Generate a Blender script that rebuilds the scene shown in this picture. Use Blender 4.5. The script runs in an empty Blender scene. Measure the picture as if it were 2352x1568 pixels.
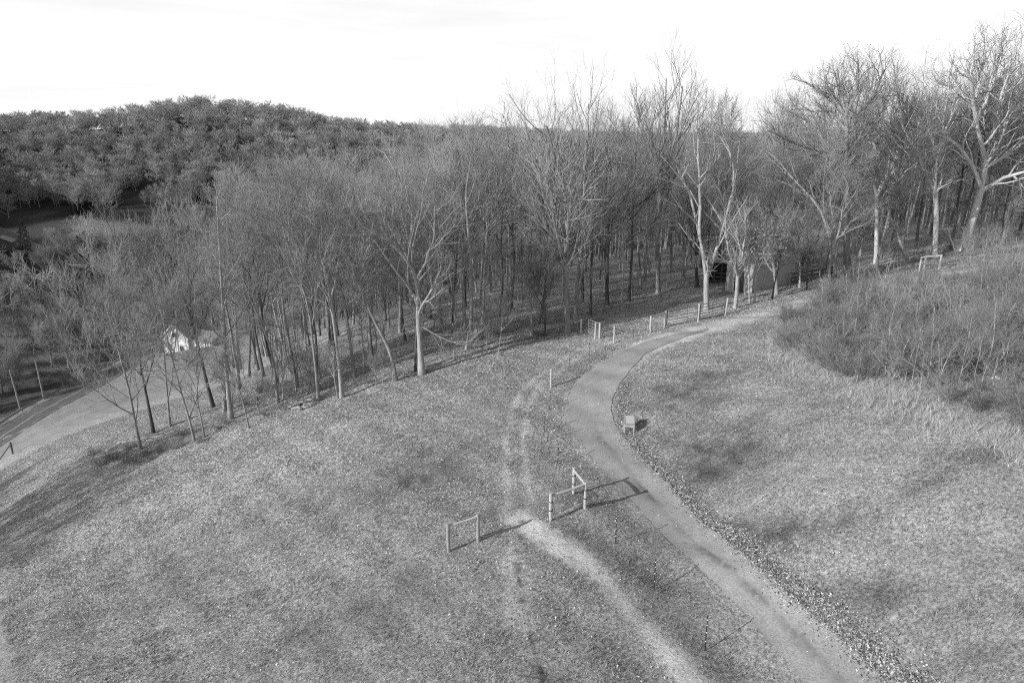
import bpy, math, random
import numpy as np

# ---------------------------------------------------------------- camera, light, exposure
S = bpy.context.scene
COL = S.collection
PITCH = math.atan(0.29)
CAMZ = 50.0
FOC = 1568.0                     # focal length in units of a 2352 x 1568 picture
SUN_EL, SUN_DIR = 22.0, (0.885, 0.466)     # shadows fall towards SUN_DIR
cam_d = bpy.data.cameras.new('camera')
cam_d.sensor_width = 36.0
cam_d.lens = 24.0
cam_d.clip_start = 0.5
cam_d.clip_end = 6000.0
cam = bpy.data.objects.new('camera', cam_d)
cam.location = (0, 0, CAMZ)
cam.rotation_euler = (math.pi / 2 - PITCH, 0, 0)
COL.objects.link(cam)
S.camera = cam

W = bpy.data.worlds.new('World')
S.world = W
W.use_nodes = True
wn, wl = W.node_tree.nodes, W.node_tree.links
wn.clear()
sky = wn.new('ShaderNodeTexSky')
sky.sky_type = 'NISHITA'
sky.sun_disc = False
sky.sun_elevation = math.radians(SUN_EL)
sky.sun_rotation = math.atan2(-SUN_DIR[0], -SUN_DIR[1])
sky.air_density = 1.0
sky.dust_density = 1.0
sky.ozone_density = 1.0
bw = wn.new('ShaderNodeRGBToBW')
bgn = wn.new('ShaderNodeBackground')
bgn.inputs['Strength'].default_value = 0.15
wo = wn.new('ShaderNodeOutputWorld')
wl.new(sky.outputs[0], bw.inputs[0])
# a bright veil of high thin cloud lies low over the horizon, as in the photograph
wtc = wn.new('ShaderNodeTexCoord')
wsp = wn.new('ShaderNodeSeparateXYZ')
wl.new(wtc.outputs['Generated'], wsp.inputs[0])
wmr = wn.new('ShaderNodeMapRange')
wmr.inputs['From Min'].default_value = 0.22
wmr.inputs['From Max'].default_value = 0.42
wmr.inputs['To Min'].default_value = 1.0
wmr.inputs['To Max'].default_value = 0.0
wl.new(wsp.outputs['Z'], wmr.inputs['Value'])
wmp = wn.new('ShaderNodeMapping')
wmp.inputs['Scale'].default_value = (1.5, 1.5, 14)
wl.new(wtc.outputs['Generated'], wmp.inputs[0])
wnz = wn.new('ShaderNodeTexNoise')
wnz.inputs['Scale'].default_value = 1.6
wnz.inputs['Detail'].default_value = 4
wl.new(wmp.outputs[0], wnz.inputs['Vector'])
wcl = wn.new('ShaderNodeMapRange')
wcl.inputs['To Min'].default_value = 4.4
wcl.inputs['To Max'].default_value = 7.4
wl.new(wnz.outputs['Fac'], wcl.inputs['Value'])
wmx = wn.new('ShaderNodeMix')
wmx.data_type = 'FLOAT'
wl.new(wmr.outputs[0], wmx.inputs[0])
wl.new(bw.outputs[0], wmx.inputs[2])
wl.new(wcl.outputs[0], wmx.inputs[3])
wl.new(wmx.outputs[0], bgn.inputs['Color'])
wl.new(bgn.outputs[0], wo.inputs['Surface'])

sun_d = bpy.data.lights.new('sun', 'SUN')
sun_d.energy = 4.0
sun_d.angle = math.radians(0.5)
sun_d.color = (1.0, 1.0, 1.0)
sun = bpy.data.objects.new('sun', sun_d)
_e = math.radians(SUN_EL)
from mathutils import Vector
_ray = Vector((SUN_DIR[0] * math.cos(_e), SUN_DIR[1] * math.cos(_e), -math.sin(_e)))
sun.rotation_euler = _ray.to_track_quat('-Z', 'Y').to_euler()
sun.location = (-60, -30, 120)
COL.objects.link(sun)

vs = S.view_settings
vs.view_transform = 'Standard'
vs.look = 'None'
vs.exposure = 0.25
vs.gamma = 1.0
S.cycles.max_bounces = 4
S.cycles.diffuse_bounces = 2
S.cycles.glossy_bounces = 1
S.cycles.transmission_bounces = 1
S.cycles.transparent_max_bounces = 4
S.cycles.use_denoising = False
S.cycles.filter_width = 1.1
S.cycles.caustics_reflective = False
S.cycles.caustics_refractive = False

RNG = np.random.default_rng(7)
random.seed(7)

# ---------------------------------------------------------------- picture <-> place
SP, CP = math.sin(PITCH), math.cos(PITCH)

def at_drop(px, py, D):
    v = (784.0 - py) / FOC
    z = D / (SP - v * CP)
    return ((px - 1176.0) / FOC * z, z * (CP + v * SP))

def ray(px, py):
    v = (784.0 - py) / FOC
    return np.array([(px - 1176.0) / FOC, CP + v * SP, -SP + v * CP])

def proj(p):
    x, y, z = p[0], p[1], p[2] - CAMZ
    d = y * CP - z * SP
    return 1176 + FOC * x / d, 784 - FOC * (y * SP + z * CP) / d

# ---------------------------------------------------------------- terrain
CTRL = []
def cp(px, py, D): CTRL.append((*at_drop(px, py, D), D))
def cw(x, y, D): CTRL.append((x, y, D))
for a in [(1265, 1193, 17.2), (1030, 1266, 17.9), (1343, 1165, 16.9), (1176, 1560, 17.2), (600, 1560, 19.6), (10, 1560, 22.6),
          (2340, 1560, 13.4), (1960, 1560, 16.2), (1900, 1100, 13.6), (2100, 1560, 15.2), (1390, 950, 16.4), (1480, 1110, 17.0), (1640, 1215, 16.6), (1740, 1200, 15.4), (1265, 890, 16.4),
          (1528, 754, 14.6), (1605, 738, 14.2), (1667, 722, 13.9), (1920, 676, 12.1), (1700, 730, 13.4), (1560, 900, 15.0),
          (2140, 618, 11.4), (2000, 850, 12.2), (1800, 800, 12.9), (2340, 1000, 10.8), (2340, 720, 10.4), (2340, 605, 10.0),
          (322, 1032, 24.2), (640, 952, 20.8), (785, 912, 19.3), (968, 858, 17.9), (1140, 805, 16.9), (1305, 760, 16.2),
          (29, 1042, 35.0), (700, 850, 22.2), (1100, 720, 18.6), (520, 880, 29.0), (433, 817, 43.6), (1510, 670, 16.8),
          (1620, 650, 15.2), (1725, 668, 14.3), (2148, 592, 12.0), (1960, 636, 13.1), (300, 1250, 24.0), (0, 1175, 30.0),
          (700, 1200, 20.2)]:
    cp(*a)
for a in [(-91, 115, 48), (-89, 135, 48), (-86, 98, 48), (-98, 80, 48.2), (-82, 112, 46), (-86, 160, 48), (-75, 190, 48.5), (-110, 150, 49.5), (-130, 180, 49.5), (-62, 150, 42.8),
          (-60, 132, 43.2), (-110, 110, 49.5), (-130, 100, 46), (-175, 230, 49.5), (-60, 60, 38), (-80, 40, 40), (-60, 0, 33), (-35, 5, 26.5), (30, -10, 12), (0, -10, 17.5),
          (45, 20, 6), (80, 40, 2), (0, 100, 20.5), (-25, 110, 27), (30, 110, 18.5), (60, 110, 14), (90, 80, 8), (-20, 150, 36), (20, 150, 24), (70, 160, 20),
          (0, 220, 38), (60, 240, 30), (-40, 260, 46), (130, 200, 20), (-60, 340, 48), (0, 320, 40), (100, 330, 17), (220, 330, 12), (40, 360, 18), (250, 150, 6), (300, 500, 12), (120, 480, 14),
          (-267, 400, 48), (-300, 460, 47), (-220, 330, 48.5), (-160, 420, 48), (-250, 300, 48.5), (-330, 330, 42),
          (-420, 330, -22), (-350, 215, -22), (-300, 120, -14), (-460, 450, -20), (-235, 60, -6), (-200, 20, 0), (-380, 480, 46),
          (-430, 600, 20), (-300, 560, 36), (-200, 520, 42), (-620, 730, -12), (-560, 730, -12), (-480, 700, -11), (-420, 705, -12), (-360, 740, -24), (-320, 745, -28), (-240, 750, -22), (-185, 700, -6), (-650, 850, 6), (-500, 840, 4), (-380, 870, 0), (-280, 880, 2), (-180, 860, 6), (-350, 1050, 22), (-600, 1050, 22), (-100, 1050, 14),
          (-130, 720, -3), (-110, 560, 30), (-240, 620, 14), (-60, 880, -2), (20, 900, 0), (-20, 600, 28), (200, 900, 8), (500, 900, 6), (800, 900, 6), (0, 1500, 20), (900, 1500, 20), (-900, 1400, 10),
          (-1500, 900, 0), (1500, 900, 10), (0, 2600, 30), (2500, 1000, 30), (-2500, 1000, 30), (400, 300, 4), (500, 0, 0), (-600, 0, 10), (0, -300, 20), (0, -2500, 30), (2000, -1500, 30), (-2000, -1500, 30)]:
    cw(*a)
CTRL = np.array(CTRL, float)

def _warp(x, y):
    s = (np.hypot(x, y) + 60.0) ** 0.6
    return np.stack([x / s, y / s], -1)

def _kern(r2):
    return 0.5 * r2 * np.log(r2 + 1e-9)

_cw = _warp(CTRL[:, 0], CTRL[:, 1])
_n = len(CTRL)
_K = _kern(((_cw[:, None] - _cw[None]) ** 2).sum(-1)) + np.eye(_n) * 0.015
_Pm = np.hstack([np.ones((_n, 1)), _cw])
_A = np.block([[_K, _Pm], [_Pm.T, np.zeros((3, 3))]])
_sol = np.linalg.solve(_A, np.concatenate([CTRL[:, 2], np.zeros(3)]))

def height(x, y):
    x, y = np.atleast_1d(np.asarray(x, float)), np.atleast_1d(np.asarray(y, float))
    out = np.empty(x.shape)
    xf, yf, of = x.ravel(), y.ravel(), out.ravel()
    for i in range(0, len(xf), 20000):
        w = _warp(xf[i:i + 20000], yf[i:i + 20000])
        r2 = ((w[:, None] - _cw[None]) ** 2).sum(-1)
        of[i:i + 20000] = _kern(r2) @ _sol[:_n] + _sol[_n] + w @ _sol[_n + 1:]
    h = CAMZ - of.reshape(x.shape)
    h += 0.05 * np.sin(x * 0.9 + 0.7 * np.sin(y * 0.5)) * np.sin(y * 0.8 + 1.3) + 0.03 * np.sin(x * 2.1 + y * 1.7)
    return h

def hgt(x, y): return float(height(x, y)[0])

def ground_many(pxs, pys):
    """ground points under picture points, by marching the sight lines"""
    pxs, pys = np.asarray(pxs, float), np.asarray(pys, float)
    v = (784.0 - pys) / FOC
    d = np.stack([(pxs - 1176) / FOC, CP + v * SP, -SP + v * CP], -1)
    lo = np.full(len(pxs), 8.0); hi = np.full(len(pxs), np.nan)
    t = lo.copy()
    for _ in range(160):
        act = np.isnan(hi)
        if not act.any(): break
        t2 = t * 1.03
        p = d[act] * t2[act, None]
        below = p[:, 2] + CAMZ < height(p[:, 0], p[:, 1])
        idx = np.where(act)[0]
        hi[idx[below]] = t2[idx[below]]
        lo[idx[~below]] = t2[idx[~below]]
        t = np.where(act, t2, t)
    hi = np.where(np.isnan(hi), lo, hi)
    for _ in range(22):
        m = (lo + hi) / 2
        p = d * m[:, None]
        below = p[:, 2] + CAMZ < height(p[:, 0], p[:, 1])
        hi = np.where(below, m, hi); lo = np.where(below, lo, m)
    p = d * lo[:, None]
    return np.stack([p[:, 0], p[:, 1], height(p[:, 0], p[:, 1])], -1)

def G(px, py): return ground_many([px], [py])[0]

# ---------------------------------------------------------------- helpers
def tag(o, label=None, cat=None, group=None, kind=None):
    if label: o['label'] = label
    if cat: o['category'] = cat
    if group: o['group'] = group
    if kind: o['kind'] = kind
    return o

def mesh_np(name, V, Q, mat, smooth=False, attrs=None):
    """mesh from numpy vertices and quads (or triangles)"""
    me = bpy.data.meshes.new(name)
    V = np.ascontiguousarray(V, np.float32); Q = np.ascontiguousarray(Q, np.int32)
    n, k = Q.shape
    me.vertices.add(len(V)); me.vertices.foreach_set('co', V.ravel())
    me.loops.add(n * k); me.loops.foreach_set('vertex_index', Q.ravel())
    me.polygons.add(n); me.polygons.foreach_set('loop_start', np.arange(0, n * k, k, dtype=np.int32))
    if smooth: me.polygons.foreach_set('use_smooth', np.ones(n, bool))
    for nm, a in (attrs or {}).items():
        at = me.attributes.new(nm, 'FLOAT', 'POINT')
        at.data.foreach_set('value', np.ascontiguousarray(a, np.float32))
    me.update(calc_edges=True)
    me.materials.append(mat)
    return me

def add(name, me, parent=None, loc=None, rz=0.0, sc=None):
    o = bpy.data.objects.new(name, me)
    COL.objects.link(o)
    if parent is not None: o.parent = parent
    if loc is not None: o.location = loc
    o.rotation_euler = (0, 0, rz)
    if sc is not None: o.scale = (sc, sc, sc)
    return o

class MB:
    """gathers boxes and bars into one mesh"""
    def __init__(s): s.V = []; s.F = []
    def _put(s, vs, fs):
        b = len(s.V); s.V += [tuple(v) for v in vs]; s.F += [tuple(b + i for i in f) for f in fs]; return s
    def hexa(s, c8): return s._put(c8, [(0, 3, 2, 1), (4, 5, 6, 7), (0, 1, 5, 4), (1, 2, 6, 5), (2, 3, 7, 6), (3, 0, 4, 7)])
    def box(s, x0, x1, y0, y1, z0, z1):
        return s.hexa([(x0, y0, z0), (x1, y0, z0), (x1, y1, z0), (x0, y1, z0), (x0, y0, z1), (x1, y0, z1), (x1, y1, z1), (x0, y1, z1)])
    def beam(s, a, b, w, h, up=(0, 0, 1)):
        a, b = Vector(a), Vector(b); t = (b - a).normalized(); u = Vector(up)
        sd = t.cross(u)
        if sd.length < 1e-4: sd = t.cross(Vector((1, 0, 0)))
        sd.normalize(); n = sd.cross(t).normalized()
        sd *= w / 2; n *= h / 2
        return s.hexa([a - sd - n, a + sd - n, a + sd + n, a - sd + n, b - sd - n, b + sd - n, b + sd + n, b - sd + n])
    def rod(s, pts, rs, k=10, caps=True, wob=0.0):
        pts = [Vector(p) for p in pts]
        if not hasattr(rs, '__len__'): rs = [rs] * len(pts)
        b = len(s.V)
        t0 = (pts[-1] - pts[0]).normalized()
        ref = Vector((1, 0, 0)) if abs(t0.x) < .8 else Vector((0, 1, 0))
        for i, p in enumerate(pts):
            t = (pts[min(i + 1, len(pts) - 1)] - pts[max(i - 1, 0)]).normalized()
            u = t.cross(ref).normalized(); w = t.cross(u)
            for j in range(k):
                a = 2 * math.pi * j / k; r = rs[i] * (1 + wob * random.uniform(-1, 1))
                s.V.append(tuple(p + (u * math.cos(a) + w * math.sin(a)) * r))
        for i in range(len(pts) - 1):
            for j in range(k):
                s.F.append((b + i * k + j, b + i * k + (j + 1) % k, b + (i + 1) * k + (j + 1) % k, b + (i + 1) * k + j))
        if caps:
            s.F.append(tuple(b + j for j in reversed(range(k))))
            s.F.append(tuple(b + (len(pts) - 1) * k + j for j in range(k)))
        return s
    def build(s, name, mat, parent=None, loc=None, rz=0.0):
        me = bpy.data.meshes.new(name); me.from_pydata(s.V, [], s.F); me.update(); me.materials.append(mat)
        import bmesh as _b
        bm = _b.new(); bm.from_mesh(me); _b.ops.recalc_face_normals(bm, faces=bm.faces); bm.to_mesh(me); bm.free()
        return add(name, me, parent, loc, rz)

def empty(name, loc=(0, 0, 0), rz=0.0):
    o = bpy.data.objects.new(name, None); o.empty_display_size = 0.3
    o.location = loc; o.rotation_euler = (0, 0, rz); COL.objects.link(o); return o

# ---------------------------------------------------------------- materials
class NT:
    def __init__(s, name, rough=0.9, spec=0.15):
        s.m = bpy.data.materials.new(name); s.m.use_nodes = True
        s.t = s.m.node_tree; s.b = s.t.nodes['Principled BSDF']
        s.b.inputs['Roughness'].default_value = rough
        s.b.inputs['Specular IOR Level'].default_value = spec
        s.co = None
    def n(s, t): return s.t.nodes.new(t)
    def l(s, a, b): s.t.links.new(a, b)
    def coord(s, kind='Object'):
        tc = s.n('ShaderNodeTexCoord'); return tc.outputs[kind]
    def pos(s): return s.n('ShaderNodeNewGeometry').outputs['Position']
    def mapped(s, src, scale):
        mp = s.n('ShaderNodeMapping'); mp.inputs['Scale'].default_value = scale; s.l(src, mp.inputs[0]); return mp.outputs[0]
    def noise(s, src, scale, detail=3, rough=0.6, dist=0.0):
        t = s.n('ShaderNodeTexNoise'); t.inputs['Scale'].default_value = scale; t.inputs['Detail'].default_value = detail
        t.inputs['Roughness'].default_value = rough; t.inputs['Distortion'].default_value = dist
        s.l(src, t.inputs['Vector']); return t.outputs['Fac']
    def mth(s, op, a, b=None, c=None, clamp=False):
        m = s.n('ShaderNodeMath'); m.operation = op; m.use_clamp = clamp
        for i, v in enumerate((a, b, c)):
            if v is None: continue
            if isinstance(v, (int, float)): m.inputs[i].default_value = v
            else: s.l(v, m.inputs[i])
        return m.outputs[0]
    def ramp(s, fac, pts):
        r = s.n('ShaderNodeValToRGB'); e = r.color_ramp.elements
        while len(e) < len(pts): e.new(0.5)
        for i, (p, v) in enumerate(pts): e[i].position = p; e[i].color = (v, v, v, 1)
        s.l(fac, r.inputs[0]); return r.outputs[0]
    def attr(s, name):
        a = s.n('ShaderNodeAttribute'); a.attribute_name = name; return a.outputs['Fac']
    def bump(s, h, strength, dist):
        b = s.n('ShaderNodeBump'); b.inputs['Strength'].default_value = strength; b.inputs['Distance'].default_value = dist
        s.l(h, b.inputs['Height']); s.l(b.outputs[0], s.b.inputs['Normal'])
    def color(s, c): s.l(c, s.b.inputs['Base Color'])

def m_flat(name, v, var=0.25, scale=8.0, rough=0.85, spec=0.2, stretch=(1, 1, 1)):
    k = NT(name, rough, spec)
    f = k.noise(k.mapped(k.coord(), stretch), scale, 4)
    k.color(k.ramp(f, [(0.3, v * (1 - var)), (0.7, v * (1 + var))]))
    return k.m

def m_bark(name, lo, hi, pale=0.0):
    k = NT(name, 0.95, 0.05)
    src = k.pos()
    a = k.noise(k.mapped(src, (9, 9, 1.6)), 1.0, 4, 0.65)
    b = k.noise(src, 0.5, 2)
    f = k.mth('ADD', k.mth('MULTIPLY', a, 0.75), k.mth('MULTIPLY', b, 0.35))
    k.color(k.ramp(f, [(0.36, lo), (0.56, (lo + hi) / 2), (0.74, hi)]))
    k.bump(a, 0.8, 0.05)
    return k.m

M = {}
M['bark'] = m_bark('bark', 0.13, 0.42)
M['bark_dark'] = m_bark('dark_bark', 0.05, 0.17)
M['bark_white'] = m_bark('white_bark', 0.34, 0.74)
M['bark_pale'] = m_bark('pale_bark', 0.20, 0.50)
def m_twig(name, v, var):
    k = NT(name, 0.95, 0.05)
    oi = k.n('ShaderNodeObjectInfo')
    f = k.mth('ADD', k.mth('MULTIPLY', oi.outputs['Random'], 0.5), k.mth('MULTIPLY', k.noise(k.pos(), 0.9, 2), 0.6))
    k.color(k.ramp(f, [(0.1, v * (1 - var)), (0.9, v * (1 + var))]))
    return k.m
M['twig'] = m_twig('twigs', 0.29, 0.45)
M['twig_pale'] = m_twig('pale_twigs', 0.40, 0.35)
M['twig_dark'] = m_twig('dark_twigs', 0.05, 0.4)
M['far_twig'] = m_twig('far_twigs', 0.33, 0.45)
M['wood'] = m_flat('weathered_wood', 0.30, 0.3, 6, stretch=(4, 4, 0.6))
M['wood_pale'] = m_flat('pale_wood', 0.42, 0.2, 7, stretch=(3, 3, 0.8))
M['log'] = m_flat('log_bark', 0.3, 0.45, 7)
M['metal'] = m_flat('gate_metal', 0.12, 0.3, 5, 0.5, 0.4)
M['metal_grey'] = m_flat('galvanised_metal', 0.3, 0.2, 5, 0.45, 0.5)
M['dark'] = m_flat('dark_plastic', 0.03, 0.3, 6, 0.6)
M['white'] = m_flat('white_paint', 0.75, 0.08, 3, 0.6, 0.3)
M['glass'] = m_flat('window_glass', 0.04, 0.2, 2, 0.15, 0.6)
M['tyre'] = m_flat('tyre_rubber', 0.03, 0.2, 8)
M['car_dark'] = m_flat('dark_car_paint', 0.03, 0.1, 3, 0.3, 0.5)
M['car_pale'] = m_flat('pale_car_paint', 0.3, 0.1, 3, 0.3, 0.5)
M['shingle'] = m_flat('roof_shingle', 0.3, 0.3, 9)
M['fleaf'] = m_flat('dry_tree_leaves', 0.26, 0.5, 3)

def m_ground():
    k = NT('pasture_ground', 0.97, 0.03)
    p = k.pos()
    tone, leafy, worn = k.attr('tone'), k.attr('leafy'), k.attr('worn')
    fine = k.noise(p, 9.0, 5, 0.72, 0.4)
    mid = k.noise(p, 1.7, 4, 0.65)
    big = k.noise(p, 0.16, 3, 0.6, 0.6)
    base = k.mth('ADD', k.mth('MULTIPLY', big, 0.10), k.mth('ADD', k.mth('MULTIPLY', mid, 0.16), k.mth('MULTIPLY', fine, 0.80)))
    g = k.ramp(base, [(0.34, 0.08), (0.48, 0.22), (0.58, 0.36), (0.72, 0.60)])
    vor = k.n('ShaderNodeTexVoronoi'); vor.inputs['Scale'].default_value = 8.0
    k.l(p, vor.inputs['Vector'])
    lv = k.ramp(vor.outputs['Color'], [(0.1, 0.10), (0.4, 0.34), (0.8, 0.72)])
    mx = k.n('ShaderNodeMix'); mx.data_type = 'RGBA'
    k.l(k.mth('MULTIPLY', leafy, k.ramp(fine, [(0.42, 0.0), (0.56, 1.0)])), mx.inputs[0]); k.l(g, mx.inputs[6]); k.l(lv, mx.inputs[7])
    wr = k.ramp(k.mth('ADD', k.mth('MULTIPLY', fine, 0.7), k.mth('MULTIPLY', mid, 0.3)), [(0.38, 0.38), (0.64, 0.74)])
    mw = k.n('ShaderNodeMix'); mw.data_type = 'RGBA'
    k.l(worn, mw.inputs[0]); k.l(mx.outputs[2], mw.inputs[6]); k.l(wr, mw.inputs[7])
    hs = k.n('ShaderNodeVectorMath'); hs.operation = 'SCALE'
    k.l(mw.outputs[2], hs.inputs[0]); k.l(k.mth('ADD', 1.0, tone), hs.inputs['Scale'])
    k.color(hs.outputs[0])
    k.bump(k.mth('ADD', k.mth('MULTIPLY', fine, 1.0), k.mth('MULTIPLY', mid, 1.2)), 0.75, 0.10)
    return k.m
M['ground'] = m_ground()

def m_gravel():
    k = NT('gravel', 0.95, 0.08)
    p = k.pos()
    f = k.noise(p, 13, 4, 0.75); c = k.noise(p, 1.1, 4, 0.65); d = k.noise(p, 3.5, 3)
    t = k.attr('strip')
    b = k.mth('ADD', k.mth('MULTIPLY', f, 0.72), k.mth('MULTIPLY', c, 0.28))
    g = k.ramp(b, [(0.36, 0.19), (0.5, 0.30), (0.64, 0.41)])
    dk = k.mth('MULTIPLY', t, k.ramp(k.mth('ADD', k.mth('MULTIPLY', f, .4), k.mth('MULTIPLY', d, .6)), [(0.38, 0.0), (0.52, 0.85)]))
    mx = k.n('ShaderNodeMix'); mx.data_type = 'RGBA'; mx.inputs[7].default_value = (0.14, 0.14, 0.14, 1)
    k.l(dk, mx.inputs[0]); k.l(g, mx.inputs[6])
    k.color(mx.outputs[2]); k.bump(f, 0.6, 0.03)
    return k.m
M['gravel'] = m_gravel()
def m_asphalt():
    k = NT('asphalt', 0.85, 0.2)
    p = k.pos(); f = k.noise(p, 3, 4); c = k.noise(p, 0.3, 3)
    k.color(k.ramp(k.mth('ADD', k.mth('MULTIPLY', f, .4), k.mth('MULTIPLY', c, .6)), [(0.35, 0.085), (0.65, 0.14)]))
    return k.m
M['asphalt'] = m_asphalt()
def m_siding(name, v, pitch):
    k = NT(name, 0.7, 0.2)
    sx = k.n('ShaderNodeSeparateXYZ'); k.l(k.coord(), sx.inputs[0])
    fr = k.mth('FRACT', k.mth('MULTIPLY', sx.outputs['Z'], 1 / pitch))
    f = k.noise(k.mapped(k.coord(), (1, 1, 8)), 1.5, 4)
    a = k.ramp(f, [(0.3, v * 0.75), (0.7, v * 1.2)])
    ln = k.ramp(fr, [(0.0, 0.45), (0.12, 1.0)])
    mm = k.n('ShaderNodeMix'); mm.data_type = 'RGBA'; mm.blend_type = 'MULTIPLY'; mm.inputs[0].default_value = 1
    k.l(a, mm.inputs[6]); k.l(ln, mm.inputs[7]); k.color(mm.outputs[2])
    k.bump(fr, 0.5, 0.03)
    return k.m
M['siding'] = m_siding('shed_boards', 0.50, 0.22)
M['siding_dark'] = m_siding('dark_boards', 0.10, 0.25)
M['clap'] = m_siding('white_clapboard', 0.8, 0.16)
M['brick'] = m_siding('brick', 0.12, 0.1)
M['boards'] = m_flat('dark_fence_boards', 0.08, 0.3, 5)
def m_leaf(name, lo, hi):
    k = NT(name, 0.8, 0.15)
    k.color(k.ramp(k.attr('shade'), [(0.0, lo), (0.55, (lo + hi) * .42), (1.0, hi)]))
    return k.m
M['leaf'] = m_leaf('fallen_leaves', 0.12, 0.74)
M['grass'] = m_leaf('grass_blades', 0.13, 0.52)
M['straw'] = m_leaf('dry_grass', 0.30, 0.70)
M['stone'] = m_flat('pale_stone', 0.7, 0.2, 5)

# ---------------------------------------------------------------- ground marks, measured off the photograph and laid on the land
def seg_dist(x, y, L):
    d = np.full(np.shape(x), 1e9)
    for (ax, ay), (bx, by) in zip(L[:-1], L[1:]):
        ux, uy = bx - ax, by - ay; q = max(ux * ux + uy * uy, 1e-9)
        t = np.clip(((x - ax) * ux + (y - ay) * uy) / q, 0, 1)
        d = np.minimum(d, np.hypot(x - ax - t * ux, y - ay - t * uy))
    return d
def line_px(pts):
    p = np.array(pts, float); g = ground_many(p[:, 0], p[:, 1]); return g[:, :2]
def vnoise(x, y, s, seed=0):
    """cheap smooth value noise, 0..1"""
    x = np.asarray(x) / s; y = np.asarray(y) / s
    xi, yi = np.floor(x).astype(np.int64), np.floor(y).astype(np.int64)
    fx, fy = x - xi, y - yi
    fx, fy = fx * fx * (3 - 2 * fx), fy * fy * (3 - 2 * fy)
    def h(a, b):
        v = np.sin(a * 127.1 + b * 311.7 + seed * 74.7) * 43758.5453
        return v - np.floor(v)
    return (h(xi, yi) * (1 - fx) + h(xi + 1, yi) * fx) * (1 - fy) + (h(xi, yi + 1) * (1 - fx) + h(xi + 1, yi + 1) * fx) * fy

DRIVE_L = [(1868, 1600), (1820, 1530), (1757, 1460), (1695, 1393), (1600, 1301), (1505, 1209), (1457, 1155), (1393, 1090), (1352, 1043), (1311, 990), (1304, 945), (1309, 905), (1325, 875), (1358, 847), (1404, 821), (1446, 799), (1490, 781), (1549, 764), (1640, 742), (1713, 722), (1806, 697), (1910, 668), (2000, 655), (2100, 634), (2250, 614), (2352, 600)]
DRIVE_R = [(2085, 1600), (2030, 1550), (1955, 1485), (1886, 1425), (1790, 1345), (1690, 1262), (1632, 1215), (1560, 1140), (1515, 1093), (1470, 1045), (1428, 1003), (1411, 975), (1402, 942), (1408, 909), (1421, 884), (1442, 856), (1483, 810), (1525, 796), (1575, 780), (1650, 760), (1722, 738), (1812, 711), (1914, 684), (2004, 669), (2102, 647), (2252, 627), (2352, 613)]
def resample(P, n, smooth=0):
    P = np.array(P, float); d = np.r_[0, np.cumsum(np.hypot(*np.diff(P, axis=0).T))]
    t = np.linspace(0, d[-1], n); Q = np.stack([np.interp(t, d, P[:, 0]), np.interp(t, d, P[:, 1])], -1)
    for _ in range(smooth):
        Q[1:-1] = (Q[:-2] + 2 * Q[1:-1] + Q[2:]) / 4
    return Q
# both edges by matched fractions
_dl = resample(line_px(DRIVE_L), 260, 14); _dr = resample(line_px(DRIVE_R), 260, 14)
for _ in range(30):   # re-pair right edge to nearest along-left
    pass
DRIVE_C = (_dl + _dr) / 2
PATH = line_px([(1195, 1190), (1225, 1215), (1270, 1245), (1330, 1280), (1390, 1335), (1440, 1400), (1490, 1455), (1560, 1530), (1620, 1600)])
COWPATH = line_px([(1478, 772), (1400, 785), (1345, 803), (1290, 840), (1225, 890), (1200, 940), (1189, 1010), (1192, 1080), (1202, 1140), (1197, 1190)])
RUT = line_px([(1186, 1200), (1180, 1250), (1174, 1300), (1182, 1370), (1192, 1430), (1206, 1490), (1225, 1540), (1240, 1590)])
DARKSTRIP = line_px([(1290, 1215), (1390, 1262), (1470, 1320), (1550, 1420), (1640, 1530), (1700, 1600)])
YARD = line_px([(1560, 735), (1590, 715), (1600, 700), (1620, 680), (1610, 664), (1570, 668), (1520, 690), (1450, 722), (1400, 742)])
WOODEDGE = line_px([(-300, 1250), (0, 1130), (100, 1085), (230, 1050), (330, 1028), (475, 1003), (640, 953), (785, 910), (968, 858), (1140, 806), (1305, 762), (1480, 720), (1690, 706), (1790, 680), (1905, 657), (1960, 636), (2150, 592), (2352, 560)])
DRIFT = line_px([(1430, 880), (1425, 950), (1440, 1005), (1500, 1070), (1580, 1150), (1680, 1235), (1780, 1325), (1880, 1405), (1975, 1485), (2060, 1560), (2110, 1610)])

def soft(d, r, s): return 1 / (1 + np.exp((d - r) / s))
def blob(x, y, px, py, rx, ry, ang=0.0):
    g = G(px, py); dx, dy = x - g[0], y - g[1]
    c, s = math.cos(ang), math.sin(ang)
    q = ((dx * c + dy * s) / rx) ** 2 + ((-dx * s + dy * c) / ry) ** 2
    return np.exp(-q * (.4 + 1.2 * vnoise(x, y, 1.2, 33)) - 1.1 * vnoise(x, y, .42, 34))*1.45

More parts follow.
